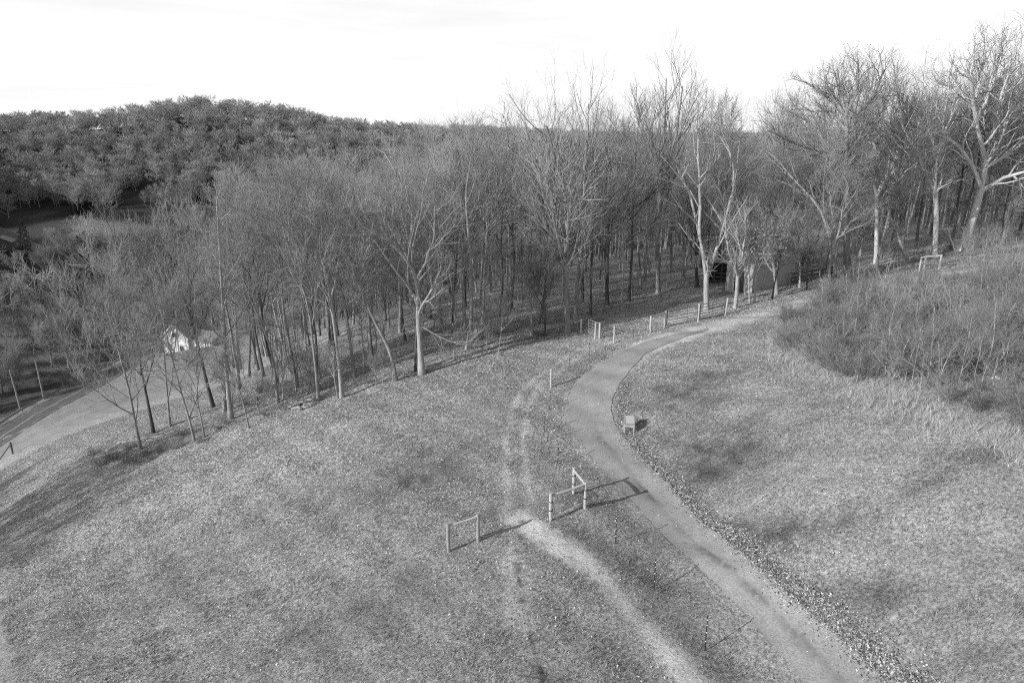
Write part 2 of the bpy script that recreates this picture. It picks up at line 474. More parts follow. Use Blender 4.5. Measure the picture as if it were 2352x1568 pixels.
def marks(x, y):
    """tone, leafy and worn of the ground at x, y"""
    we = seg_dist(x, y, WOODEDGE)
    inw = y > np.interp(x, WOODEDGE[:, 0], WOODEDGE[:, 1])
    tone = np.zeros(x.shape); worn = np.zeros(x.shape)
    tone -= 0.7 * soft(seg_dist(x, y, RUT + np.array([.25, .05])), 0.12, 0.05) * np.clip((vnoise(x, y, .42, 71) - .52) * 9, 0, 1)
    n1 = vnoise(x, y, 2.3, 1); n2 = vnoise(x, y, 6.0, 2)
    leafy = np.clip(0.18 + 0.75 * np.exp(-np.where(inw, 0, we) / 14.0) + 0.3 * (n2 - .5), 0, 1)
    jit = (n1 - .5) * 0.5
    worn = np.maximum(worn, 1.0 * soft(seg_dist(x, y, PATH) + jit * 1.0, 0.5, 0.13))
    for cd in (-.75, .35): worn = np.maximum(worn, 0.62 * soft(seg_dist(x, y, COWPATH + np.array([cd, 0])) + jit * .4, 0.2, 0.09))
    worn = np.maximum(worn, 0.4 * soft(seg_dist(x, y, RUT) + jit, 0.3, 0.12))
    worn = np.maximum(worn, 0.75 * soft(seg_dist(x, y, YARD) + jit * 2, 1.9, 0.5))
    worn = np.maximum(worn, 0.8 * soft(seg_dist(x, y, DRIVE_C[130:]) + jit, 1.6, 0.35))
    tone -= 0.28 * soft(seg_dist(x, y, DARKSTRIP) + jit, 0.55, 0.25)
    tone += 0.12 * np.exp(-np.where(inw, 0, we) / 10.0) * ~inw
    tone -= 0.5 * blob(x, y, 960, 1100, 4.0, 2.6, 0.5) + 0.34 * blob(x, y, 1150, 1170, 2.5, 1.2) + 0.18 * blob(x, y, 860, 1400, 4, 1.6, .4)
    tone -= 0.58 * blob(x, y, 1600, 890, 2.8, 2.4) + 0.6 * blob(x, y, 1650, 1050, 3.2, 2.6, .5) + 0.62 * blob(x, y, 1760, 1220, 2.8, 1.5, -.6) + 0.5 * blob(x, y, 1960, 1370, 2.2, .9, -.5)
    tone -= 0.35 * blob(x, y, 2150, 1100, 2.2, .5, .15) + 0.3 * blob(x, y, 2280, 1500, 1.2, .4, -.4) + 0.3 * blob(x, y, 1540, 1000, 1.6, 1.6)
    tone += 0.20 * blob(x, y, 2150, 1010, 2.5, 1.2) + 0.16 * blob(x, y, 2050, 1230, 3, 1.6) + 0.15 * blob(x, y, 1880, 990, 2, 1.2) + 0.15 * blob(x, y, 500, 1120, 12, 4, .4)
    tone += 0.22 * (n2 - .5) + 0.18 * (vnoise(x, y, 0.9, 5) - .5)
    far = y > 200
    tone = np.where(far, -0.36 + 0.25 * (vnoise(x, y, 30, 6) - .5) + .12 * (vnoise(x, y, 9, 16) - .5), tone)
    _g = G(130, 525); mead = soft(np.hypot((x - _g[0]) / 62, (y - _g[1]) / 52) + .22 * (vnoise(x, y, 14, 17) - .5), .85, .07)
    tone = np.where(far, tone + 0.5 * mead, tone); worn = np.where(far, 0.25 * mead, worn)
    road = np.exp(-((x + 88) / 45.0) ** 2 - ((y - 120) / 60.0) ** 2)
    leafy = leafy * (1 - road); tone = tone - 0.1 * road - .5 * ((x < -92) & (y > 70))  # left of the road the hill's shade is painted into the ground tone
    leafy = np.where(far, 0.0, leafy)
    # wood floor is deep in leaf litter
    leafy = np.where(inw & (y < 200) & (road < .4), np.maximum(leafy, 0.95), leafy)
    return tone, np.clip(leafy, 0, 1), np.clip(worn, 0, 1)

# ---------------------------------------------------------------- the land: one sheet
def build_land():
    th = np.r_[np.linspace(-62, 62, 440), np.linspace(62, 298, 42)[1:-1]]
    r = np.r_[0.0, np.linspace(5, 95, 320)]
    rr = [95.0]
    while rr[-1] < 3600: rr.append(rr[-1] * 1.025 + 0.1)
    r = np.r_[r, rr[1:]]
    T, R = np.meshgrid(np.radians(th), r)
    X, Y = R * np.sin(T), R * np.cos(T)
    Z = height(X, Y)
    V = np.stack([X, Y, Z], -1).reshape(-1, 3)
    nr, nt = X.shape
    i = np.arange(nr - 1)[:, None]; j = np.arange(nt)[None]
    j2 = (j + 1) % nt
    Q = np.stack([i * nt + j, i * nt + j2, (i + 1) * nt + j2, (i + 1) * nt + j], -1).reshape(-1, 4)[:, ::-1]
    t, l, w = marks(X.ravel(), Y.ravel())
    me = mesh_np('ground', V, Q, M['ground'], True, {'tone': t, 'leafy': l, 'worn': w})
    o = add('ground', me); tag(o, kind='structure')
build_land()

def sheet(name, L, R, mat, n, k, lift, attr=None):
    """a road surface between two plan lines, draped on the land"""
    a = np.linspace(0, 1, k)[None, :, None]
    P = L[:, None] * (1 - a) + R[:, None] * a
    P = P.reshape(-1, 2); z = height(P[:, 0], P[:, 1]) + lift
    V = np.c_[P, z]
    i = np.arange(len(L) - 1)[:, None]; j = np.arange(k - 1)[None]
    Q = np.stack([i * k + j, i * k + j + 1, (i + 1) * k + j + 1, (i + 1) * k + j], -1).reshape(-1, 4)
    at = None
    if attr is not None: at = {attr[0]: (attr[1](np.linspace(0, 1, k))[None] * attr[2][:, None]).ravel()}
    me = mesh_np(name, V, Q, mat, True, at)
    if me.polygons[0].normal.z < 0: me.flip_normals()
    return add(name, me)

def build_drive():
    n = 150
    # re-pair edges at matched picture heights for the lower, curving part, and end the gravel where leaves cover it
    L, R = _dl[:n].copy(), _dr[:n].copy()
    s = np.arange(n)
    wv = 0.10 * (vnoise(s * 1.0, s * 0, 3, 3) - .5) + 0.14 * (vnoise(s * 1.0, s * 0, 9, 4) - .5)
    d = (R - L) / np.linalg.norm(R - L, axis=1)[:, None]
    L = L + d * wv[:, None]; R = R + d * wv[::-1][:, None]
    taper = np.clip((n - 1 - s) / 25.0, 0.05, 1)[:, None]
    C = (L + R) / 2; L = C + (L - C) * taper ** .5; R = C + (R - C) * taper ** .5
    o = sheet('driveway', L, R, M['gravel'], n, 11, 0.035, ('strip', lambda a: np.exp(-((a - .47) / .085) ** 2) * 1.3 + .3 * np.exp(-(a / .05) ** 2), np.clip((88 - s) / 14.0, 0.0, 1) * np.clip(.55 + 1.1 * (vnoise(s * 1.0, s * 0, 4, 8) - .3), .2, 1)))
    tag(o, kind='structure')
build_drive()

# ---------------------------------------------------------------- bare trees
def unit(a): return a / np.maximum(np.linalg.norm(a, axis=-1, keepdims=True), 1e-9)

def grow(P0, D0, L, n, up, wob, rng, droop=0.0):
    """n-segment polylines from P0 along D0, bending upwards"""
    m = len(P0); P = np.empty((m, n + 1, 3)); P[:, 0] = P0
    d = unit(D0).copy(); st = (L / n)[:, None]
    for i in range(n):
        d = d + rng.normal(0, wob, (m, 3)) + np.array([0, 0, 1.0]) * (up - droop * i / n)
        d = unit(d)
        P[:, i + 1] = P[:, i] + d * st
    return P

def sprout(P, R, k, t0, t1, ang, angsd, lfun, n, up, wob, rng, rmul=0.62, rmin=0.006, rtip=0.35, droop=0.0):
    """k children on every parent polyline"""
    m, s1, _ = P.shape; s = s1 - 1
    t = t0 + (t1 - t0) * (np.arange(k)[None] + rng.random((m, k))) / k
    x = np.clip(t * s, 0, s - 1e-4); i = x.astype(int); f = (x - i)[..., None]
    ar = np.arange(m)[:, None]
    A, B = P[ar, i], P[ar, i + 1]
    O = A + (B - A) * f; T = unit(B - A)
    rp = R[ar, i] * (1 - f[..., 0]) + R[ar, i + 1] * f[..., 0]
    ref = np.where(np.abs(T[..., 2:3]) > 0.85, np.array([1.0, 0, 0]), np.array([0, 0, 1.0]))
    U = unit(np.cross(T, ref)); Wv = np.cross(T, U)
    az = rng.random((m, 1)) * 6.283 + np.arange(k)[None] * 2.39996 + rng.normal(0, 0.35, (m, k))
    a = rng.normal(ang, angsd, (m, k))
    D = T * np.cos(a)[..., None] + (U * np.cos(az)[..., None] + Wv * np.sin(az)[..., None]) * np.sin(a)[..., None]
    plen = np.linalg.norm(np.diff(P, axis=1), axis=-1).sum(1)[:, None]
    L = lfun(t, plen) * rng.uniform(0.65, 1.25, (m, k))
    r0 = np.maximum(rp * rmul * rng.uniform(0.75, 1.1, (m, k)), rmin)
    O, D, L, r0 = O.reshape(-1, 3), D.reshape(-1, 3), L.ravel(), r0.ravel()
    C = grow(O, D, L, n, up, wob, rng, droop)
    rr = r0[:, None] * np.linspace(1, rtip, n + 1)[None]
    return C, np.maximum(rr, rmin * 0.6)

def tubes(P, R, k):
    m, s1, _ = P.shape
    T = np.empty_like(P); T[:, 1:-1] = P[:, 2:] - P[:, :-2]; T[:, 0] = P[:, 1] - P[:, 0]; T[:, -1] = P[:, -1] - P[:, -2]
    T = unit(T)
    mean = np.abs(T.mean(1)); ref = np.zeros((m, 3)); ref[np.arange(m), mean.argmin(1)] = 1
    U = unit(np.cross(T, ref[:, None])); Wv = np.cross(T, U)
    a = np.arange(k) * 2 * math.pi / k
    V = P[:, :, None] + (U[:, :, None] * np.cos(a)[:, None] + Wv[:, :, None] * np.sin(a)[:, None]) * R[:, :, None, None]
    base = (np.arange(m) * s1 * k)[:, None, None]; i = np.arange(s1 - 1)[None, :, None] * k; j = np.arange(k)[None, None]
    j2 = (j + 1) % k
    Q = np.stack([base + i + j, base + i + j2, base + i + k + j2, base + i + k + j], -1).reshape(-1, 4)
    return V.reshape(-1, 3), Q

def join(parts):
    Vs, Qs, b = [], [], 0
    for V, Q in parts:
        Vs.append(V); Qs.append(Q + b); b += len(V)
    return np.concatenate(Vs), np.concatenate(Qs)

def leaf_quads(O, size, rng, flat=0.5):
    """folded leaves: one bent quad each"""
    n = len(O)
    a = rng.random(n) * 6.283
    U = np.stack([np.cos(a), np.sin(a), rng.normal(0, flat, n)], -1); U = unit(U)
    N = unit(np.stack([rng.normal(0, flat, n), rng.normal(0, flat, n), np.ones(n)], -1))
    Wv = unit(np.cross(N, U)); N = np.cross(U, Wv)
    L = size * rng.uniform(0.6, 1.4, n); B = L * rng.uniform(0.35, 0.7, n); H = L * rng.uniform(-0.25, 0.35, n)
    c = [O - U * L[:, None] / 2, O + Wv * B[:, None] / 2 + N * H[:, None], O + U * L[:, None] / 2, O - Wv * B[:, None] / 2 + N * H[:, None] * .6]
    V = np.stack(c, 1).reshape(-1, 3)
    return V, np.arange(4 * n, dtype=np.int32).reshape(-1, 4)

def smooth_path(pts, n):
    """resample a 3-D polyline to n segments"""
    p = np.array(pts, float); d = np.r_[0, np.cumsum(np.linalg.norm(np.diff(p, axis=0), axis=1))]
    t = np.linspace(0, d[-1], n + 1)
    q = np.stack([np.interp(t, d, p[:, c]) for c in range(3)], -1)
    for _ in range(2): q[1:-1] = (q[:-2] + 2 * q[1:-1] + q[2:]) / 4
    return q

def make_tree(trunk, r0, H, rng, limbs=(), nlimb=5, clear=0.45, ang=0.6, lfac=0.5, up=0.10, k2=7, k3=7, k4=7, gnarl=0.075,
              tw=0.008, r2min=.02, rtop=0.3, leaves=0, leaf_size=0.12, spread_top=True, low=0, twl=1.0):
    """trunk: 3-D points; limbs: traced (points, radius). Returns trunk mesh data, crown mesh data, leaf points"""
    n0 = 14
    T = smooth_path(trunk, n0)[None]
    t = np.linspace(0, 1, n0 + 1)
    R = (r0 * (1 - (1 - rtop) * t ** 0.9))[None]
    R[0, 0] *= 1.5; R[0, 1] *= 1.12
    T[0, 0, 2] -= 0.25
    solid = [tubes(T, R, 9)]
    S1 = 8
    P1, R1 = [], []
    for pts, r in limbs:
        q = smooth_path(pts, S1); q[1:-1] += rng.normal(0, 0.05, (S1 - 1, 3))
        P1.append(q); R1.append(np.maximum(r * np.linspace(1, 0.4, S1 + 1), 0.02))
    if nlimb:
        C, CR = sprout(T, R, nlimb, clear, 1.0, ang, 0.16, lambda tt, pl: H * lfac * (1.15 - 0.55 * (tt - clear) / max(1 - clear, .01)), S1, up, gnarl, rng, 0.62, 0.03, 0.3)
        P1 += list(C); R1 += list(CR)
    if low:
        C, CR = sprout(T, R, low, 0.22, clear + .1, 1.25, 0.2, lambda tt, pl: H * 0.16 + 0 * tt, S1, 0.04, gnarl * 1.4, rng, 0.22, 0.015, 0.3)
        P1 += list(C); R1 += list(CR)
    # the leader
    d = T[0, -1] - T[0, -3]
    C = grow(T[0, -1][None], d[None], np.array([H * 0.14]), S1, up, gnarl, rng); P1 += list(C); R1 += list((R[0, -1] * np.linspace(1, .25, S1 + 1))[None])
    P1, R1 = np.array(P1), np.array(R1)
    solid.append(tubes(P1, R1, 6))
    P2, R2 = sprout(P1, R1, k2, 0.16, 1.0, 0.55, 0.18, lambda tt, pl: pl * 0.55 * (1.15 - 0.6 * tt), 6, up * 0.9, gnarl, rng, 0.62, r2min)
    solid.append(tubes(P2, R2, 4))
    P3, R3 = sprout(P2, R2, k3, 0.15, 1.0, 0.55, 0.2, lambda tt, pl: pl * 0.56 * (1.15 - 0.5 * tt) + 0.2, 4, up * 0.8, gnarl * 1.2, rng, 0.62, tw * 1.35)
    P4, R4 = sprout(P3, R3, k4, 0.1, 1.0, 0.52, 0.22, lambda tt, pl: (pl * 0.7 * (1.1 - 0.4 * tt) + 0.15) * twl, 2, up * 0.7, gnarl * 1.2, rng, 0.65, tw, 0.45)
    crown = [tubes(P3, R3, 3), tubes(P4, R4, 3)]
    tips = None
    if leaves:
        q = P4[:, 1:].reshape(-1, 3); tips = q[rng.integers(0, len(q), leaves)] + rng.normal(0, 0.06, (leaves, 3))
    return join(solid), join(crown), tips

def put_tree(name, label, cat, group, base, data, bark, twig, leaf_size=0.12, rng=None, rz=0, sc=None):
    """thing > trunk, crown (> leaves); mesh data is relative to the base"""
    root = empty(name, base, rz)
    if sc: root.scale = (sc, sc, sc)
    tag(root, label, cat, group)
    (tv, tq), (cv, cq), tips = data
    add('trunk', mesh_np('trunk', tv, tq, bark, True), root)
    c = add('crown', mesh_np('crown', cv, cq, twig), root)
    if tips is not None:
        V, Q = leaf_quads(tips, leaf_size, rng, 0.8)
        add('leaves', mesh_np('leaves', V, Q, M['fleaf']), c)
    return root

def hero(name, label, base_px, trunk_px, width_px, top_px, limbs_px=(), bark='bark', twig='twig', seed=0, depth=None, group=None, **kw):
    """a tree read off the photograph: its trunk and main limbs stand in real space at the base's distance"""
    rng = np.random.default_rng(1000 + seed)
    g = G(*base_px)
    zc = g[1] * CP - (g[2] - CAMZ) * SP                        # distance along the view axis
    def at(px, py, dy):                                     # the point on a sight line, dy metres behind or before the base
        r = ray(px, py); k = (g[1] + dy) / r[1]
        return np.array([r[0] * k, r[1] * k, r[2] * k + CAMZ]) - g
    top = at(trunk_px[-1][0] if trunk_px else base_px[0], top_px, 0)
    H = top[2]
    lean = rng.normal(0, 0.03)
    pts = [np.zeros(3)]
    for (px, py) in trunk_px:
        p = at(px, py, 0); p = at(px, py, p[2] * lean); pts.append(p)
    r0 = width_px * zc / FOC / 2
    lb = []
    for i, (lp, wpx) in enumerate(limbs_px):
        sgn = rng.choice([-1, 1]) * rng.uniform(0.12, 0.5)
        o = at(*lp[0], 0); q = []
        for p in lp:
            w = at(*p, 0); run = np.linalg.norm(w - o); q.append(at(*p, o[2] * lean + sgn * run))
        lb.append((np.array(q), wpx * (1.35 if seed >= 36 and seed < 60 else 1.1) * zc / FOC / 2))
    data = make_tree(np.array(pts), r0, H, rng, lb, **kw)
    return put_tree(name, label, 'tree', group, tuple(g), data, M[bark], M[twig], kw.get('leaf_size', 0.12), rng)

EDGE = 'bare trees along the pasture edge'
T0 = dict(nlimb=12, clear=0.36, ang=0.76, lfac=0.34, up=0.08, k2=7, k3=5, k4=3, gnarl=.11, tw=.009)
def tall(**k): d = dict(T0); d.update(k); return d
HEROES = [
 # label, base, trunk, width, top, limbs, options
 ('slim pale trunked tree leaning left at the low left corner of the wood', (324, 1032), [(310, 970), (296, 890), (276, 820), (250, 720), (225, 650)], 6.5, 590, [], tall(seed=1, clear=.16, nlimb=17, lfac=.42, ang=.75, k3=6, k4=4)),
 ('dark trunked tree just behind the leftmost slim pasture tree', (353, 994), [(339, 920), (324, 850), (306, 740), (292, 650), (285, 590)], 7, 540, [], tall(seed=2, bark='bark_dark', clear=.25, nlimb=15, lfac=.38, ang=.7, k3=6, k4=4)),
 ('stubby forked tree with pale base, left of a thin twin', (447, 1011), [(435, 963), (420, 915), (402, 850), (380, 760), (362, 680)], 5.5, 640, [([(435, 963), (450, 930), (455, 850), (450, 780)], 3)], tall(seed=3, clear=.3, k3=5, k4=3)),
 ('thin crooked tree with a knobbed fork beside the stubby one', (470, 1004), [(460, 950), (452, 920), (455, 860), (450, 800)], 4.2, 780, [([(460, 950), (445, 915), (430, 880)], 2.2)], tall(seed=4, nlimb=7, k2=5, lfac=.4)),
 ('straight pale trunk with flared foot in front of the white house', (531, 962), [(524, 904), (517, 805), (512, 706), (506, 610), (500, 500)], 10.5, 450, [], tall(seed=5, bark='bark_pale')),
 ('small bent tree hooked to the left on the pasture edge', (572, 983), [(560, 930), (547, 887), (530, 820)], 4, 760, [], tall(seed=6, nlimb=7, k2=5, lfac=.4)),
 ('leaning dark trunk that crosses in front of the white house', (490, 935), [(470, 860), (455, 790), (438, 730), (415, 660), (392, 590)], 8.5, 500, [], tall(seed=7, bark='bark_dark', clear=.45, k3=5, k4=3)),
 ('tree with twin stems left of the house view', (391, 980), [(385, 920), (379, 838), (372, 755), (362, 674), (350, 600)], 5, 540, [([(385, 920), (400, 850), (408, 760), (405, 650)], 3)], tall(seed=8, clear=.4, k3=5, k4=4)),
 ('tree curving left out of the log pile', (638, 925), [(628, 818), (603, 742), (575, 690), (548, 610), (525, 520)], 6.8, 430, [([(606, 746), (615, 690), (612, 600), (600, 520)], 3.5)], tall(seed=9)),
 ('slender upright tree right of the log pile', (731, 921), [(727, 860), (720, 805), (710, 702), (686, 630), (660, 570), (640, 480)], 6.8, 420, [], tall(seed=10)),
 ('pale grey tree with one companion stem at pasture edge', (786, 912), [(775, 805), (765, 728), (758, 677), (750, 632), (735, 560), (715, 460)], 9, 400, [([(765, 728), (740, 660), (690, 590), (650, 520)], 4), ([(757, 670), (775, 600), (770, 520)], 4)], tall(seed=11, bark='bark_pale')),
 ('dark based tree set back from the pale grey one', (813, 866), [(802, 766), (792, 707), (775, 620), (760, 540), (745, 470)], 8.5, 400, [], tall(seed=12)),
 ('narrow straight tree in the second row of the wood', (837, 856), [(833, 792), (828, 720), (822, 640)], 4.6, 520, [], tall(seed=13)),
 ('long tree leaning far to the left from a dark double foot', (909, 875), [(900, 805), (877, 769), (851, 723), (833, 672), (813, 608), (798, 560), (770, 480)], 9, 400, [([(840, 700), (800, 650), (740, 620), (680, 605)], 4)], tall(seed=14)),
 ('great pale barked tree with heavy forked limbs in the middle of the pasture edge', (969, 860), [(964, 779), (959, 728), (961, 664), (955, 636), (938, 588), (897, 524)], 15, 330, [([(955, 636), (930, 585), (882, 545), (830, 522), (790, 490)], 8), ([(958, 700), (945, 672), (925, 640), (900, 610)], 6), ([(938, 588), (950, 520), (935, 440), (905, 385), (882, 350)], 7), ([(958, 640), (985, 590), (998, 545), (1000, 470)], 6), ([(962, 745), (1000, 770), (1040, 785), (1075, 785)], 2.5)], tall(seed=15, nlimb=9, clear=.35, lfac=.36, bark='bark_pale')),
 ('slim black trunk close behind the great pale tree', (954, 852), [(955, 790), (957, 730), (950, 640)], 5.5, 560, [], tall(seed=16, bark='bark_dark', nlimb=6)),
 ('mossy straight tree with a tall fan of fine branches', (1070, 788), [(1065, 702), (1063, 625), (1063, 570), (1064, 500), (1063, 420)], 9.5, 320, [([(1064, 650), (1095, 600), (1130, 570)], 3)], tall(seed=17, clear=.42, nlimb=18, ang=.55, lfac=.42, up=.12, k4=4, twig='twig_pale')),
 ('short pale sapling trunk on the leafy slope', (1222, 770), [(1220, 710), (1218, 640)], 6, 540, [], tall(seed=18, bark='bark_pale')),
 ('dark footed young tree near the big maple', (1251, 772), [(1253, 735), (1250, 680), (1258, 610)], 5.5, 540, [], tall(seed=19, bark='bark_dark')),
 ('big spreading maple with a wide fan crown left of the small gate', (1305, 762), [(1300, 674), (1301, 595)], 14.5, 230, [([(1301, 600), (1289, 582), (1269, 556), (1237, 517), (1205, 470), (1180, 440)], 7), ([(1301, 596), (1307, 539), (1305, 481), (1297, 429), (1270, 350), (1255, 290)], 9), ([(1305, 490), (1330, 440), (1345, 380), (1350, 290), (1352, 240)], 7), ([(1304, 570), (1285, 500), (1255, 420), (1225, 360), (1212, 310)], 6), ([(1302, 580), (1330, 520), (1380, 470), (1420, 420)], 5), ([(1298, 445), (1248, 390), (1210, 340)], 4), ([(1300, 620), (1260, 570), (1210, 555)], 3.5)], dict(seed=20, nlimb=6, clear=.75, ang=.55, lfac=.45, up=.12, k2=10, k3=6, k4=4, rtop=.75, tw=.009, twig='twig_pale', leaves=500)),
 ('dark double stemmed tree right behind the big maple', (1322, 734), [(1326, 622), (1335, 575), (1342, 540), (1355, 468), (1366, 420), (1366, 355)], 9, 225, [([(1333, 580), (1316, 545), (1318, 480), (1330, 420), (1330, 330)], 6), ([(1366, 420), (1390, 370), (1400, 300)], 5)], tall(seed=21, leaves=400)),
 ('pale straight tree standing alone on the wood floor', (1429, 713), [(1430, 648), (1431, 569), (1428, 500), (1426, 434), (1425, 350)], 6.2, 250, [], tall(seed=22, bark='bark_pale', leaves=300)),
 ('even grey pole like tree behind the gate lane', (1451, 680), [(1452, 560), (1452, 470), (1450, 370)], 6, 270, [], tall(seed=23)),
 ('thick dark trunk leaning right among the grey poles', (1394, 700), [(1395, 600), (1397, 517), (1404, 470), (1413, 400)], 8.5, 290, [], tall(seed=24, bark='bark_dark')),
 ('very tall vase shaped tree with bare top above the skyline', (1512, 674), [(1511, 600), (1510, 513), (1517, 445)], 10, 165, [([(1515, 455), (1507, 397), (1491, 340), (1473, 290), (1465, 240)], 5), ([(1517, 445), (1523, 355), (1529, 250), (1530, 180)], 5.5), ([(1517, 450), (1533, 376), (1553, 329), (1557, 290), (1568, 198)], 5.5), ([(1507, 400), (1520, 330), (1510, 250)], 3), ([(1553, 330), (1580, 290), (1612, 265)], 2.5), ([(1553, 329), (1585, 250), (1605, 215)], 2.5)], dict(seed=25, nlimb=4, clear=.8, ang=.35, lfac=.35, up=.14, k2=7, k3=5, k4=4, rtop=.8, bark='bark')),
 ('storm broken tree with a pale dead limb beside the tube gate', (1623, 712), [(1622, 680), (1622, 642)], 13, 270, [([(1622, 645), (1616, 595), (1604, 530), (1593, 460), (1567, 408), (1554, 382)], 8), ([(1607, 545), (1609, 470), (1609, 408), (1601, 355), (1593, 314), (1609, 298), (1611, 271)], 7), ([(1609, 410), (1627, 384), (1651, 369), (1657, 350)], 4.5), ([(1622, 645), (1632, 627), (1643, 582), (1664, 517), (1687, 434), (1695, 395), (1680, 340), (1654, 314)], 8), ([(1609, 300), (1619, 225)], 2.5), ([(1567, 408), (1585, 370), (1600, 350)], 3)], dict(seed=26, nlimb=0, clear=.8, lfac=.3, up=.06, k2=5, k3=5, k4=4, rtop=.9, gnarl=.16, bark='bark_pale')),
 ('low forked tree with swollen pale base in front of the shed', (1689, 708), [(1693, 660), (1694, 632)], 9.5, 430, [([(1694, 636), (1680, 600), (1669, 543), (1665, 490)], 5), ([(1694, 634), (1706, 608), (1703, 575), (1714, 530), (1712, 480)], 5), ([(1700, 615), (1700, 560), (1690, 510)], 4)], dict(seed=27, nlimb=2, clear=.8, ang=.5, lfac=.35, up=.08, k2=7, k3=5, k4=3, rtop=.85, gnarl=.15, bark='bark_pale')),
 ('thin pale stem against the lit end of the shed', (1711, 678), [(1713, 630), (1716, 570)], 4, 490, [], tall(seed=28, bark='bark_pale', nlimb=6, k2=5, k3=4, k4=3, clear=.6)),
 ('thin stem with a hooked foot before the shed corner', (1722, 695), [(1720, 650), (1721, 600), (1722, 560)], 3.6, 480, [], tall(seed=29, bark='bark_pale', nlimb=6, k2=5, k3=4, k4=3, clear=.6)),
 ('thin slanted tree still holding broad leaves before the shed', (1733, 696), [(1735, 650), (1739, 603), (1742, 560)], 4.4, 500, [], tall(seed=30, nlimb=9, clear=.5, k2=5, k3=5, k4=4, leaves=900, leaf_size=.2, bark='bark_pale')),
 ('knotty many stemmed tree in front of the dark shed wall', (1784, 676), [(1782, 645), (1778, 615)], 9, 430, [([(1778, 618), (1766, 584), (1757, 530), (1755, 480)], 4.5), ([(1780, 628), (1789, 600), (1791, 560), (1800, 500)], 4.5), ([(1778, 615), (1778, 570), (1775, 510)], 4)], dict(seed=31, nlimb=3, clear=.75, ang=.6, lfac=.4, up=.08, k2=7, k3=5, k4=4, rtop=.85, gnarl=.15)),
 ('slanting thin stem crossing the knotty tree by the shed', (1773, 686), [(1780, 645), (1788, 620), (1796, 570)], 4, 510, [], tall(seed=32, bark='bark_dark', nlimb=6, k2=5)),
 ('clean straight pole of a tree right of the shed', (1837, 660), [(1838, 610), (1839, 574), (1840, 510)], 5.4, 400, [], tall(seed=33, bark='bark_pale')),
 ('thin dark tree before the board fence', (1853, 667), [(1854, 620), (1856, 560)], 4, 460, [], tall(seed=34, bark='bark_dark')),
 ('crooked tree with a long bough reaching left over the shed', (1902, 658), [(1905, 600), (1908, 574), (1906, 545)], 8, 330, [([(1906, 550), (1895, 500), (1880, 466), (1838, 430), (1805, 387), (1770, 352), (1752, 340)], 6), ([(1908, 574), (1930, 530), (1935, 480), (1950, 430)], 5), ([(1906, 545), (1915, 490), (1905, 440)], 4)], dict(seed=35, nlimb=3, clear=.7, ang=.7, lfac=.35, up=.05, k2=8, k3=5, k4=3, rtop=.8, gnarl=.16, tw=.009)),
 ('massive shaggy oak with a dark domed crown behind the scrub', (1947, 636), [(1944, 572), (1947, 486), (1941, 387), (1942, 338), (1950, 305), (1944, 268)], 16, 150, [([(1942, 345), (1888, 351), (1835, 331), (1800, 318), (1765, 300)], 7), ([(1945, 275), (1920, 229), (1881, 209), (1850, 190)], 6), ([(1950, 305), (1962, 285), (1980, 249), (2003, 239), (2019, 189), (2030, 160)], 6), ([(1944, 268), (1967, 216), (1973, 173), (1970, 140)], 5), ([(1941, 400), (1900, 330), (1850, 270), (1820, 240)], 5), ([(1944, 300), (1905, 250), (1880, 260), (1835, 250)], 5), ([(1944, 270), (1930, 210), (1915, 165)], 5)], dict(seed=36, nlimb=6, clear=.55, ang=.8, lfac=.32, up=.05, k2=9, k3=6, k4=3, rtop=.45, gnarl=.15, r2min=.032, tw=.01, leaves=900)),
 ('white limbed tree with three great upright arms', (2012, 606), [(2013, 572), (2014, 500), (2014, 446)], 10, 140, [([(2014, 450), (2016, 354), (2022, 288), (2030, 240), (2032, 170)], 7), ([(2014, 450), (2003, 404), (1970, 364), (1945, 345)], 5), ([(2014, 450), (2033, 407), (2052, 370), (2076, 331), (2079, 272), (2085, 220)], 7.5), ([(2016, 354), (2006, 330), (1986, 295), (1965, 285)], 4.5), ([(2052, 372), (2060, 330), (2055, 280), (2050, 230)], 4), ([(2022, 290), (2010, 230), (2000, 170)], 4), ([(2078, 280), (2060, 210), (2055, 150)], 4)], dict(seed=37, nlimb=3, clear=.8, ang=.6, lfac=.3, up=.1, k2=7, k3=5, k4=3, rtop=.8, gnarl=.12, r2min=.03, tw=.01, bark='bark_white')),
 ('spotted trunk dividing low into three upright stems', (2148, 592), [(2148, 571), (2151, 486), (2148, 446)], 12, 150, [([(2148, 450), (2125, 404), (2118, 370), (2085, 321), (2070, 280)], 6), ([(2148, 448), (2151, 371), (2141, 315), (2131, 262), (2125, 200)], 6), ([(2149, 446), (2158, 354), (2168, 295), (2173, 240), (2180, 180)], 6.5), ([(2165, 310), (2190, 260), (2205, 210)], 4)], dict(seed=38, nlimb=3, clear=.8, ang=.6, lfac=.3, up=.09, k2=7, k3=5, k4=3, rtop=.85, gnarl=.13, r2min=.03, tw=.01, bark='bark_white', leaves=300)),
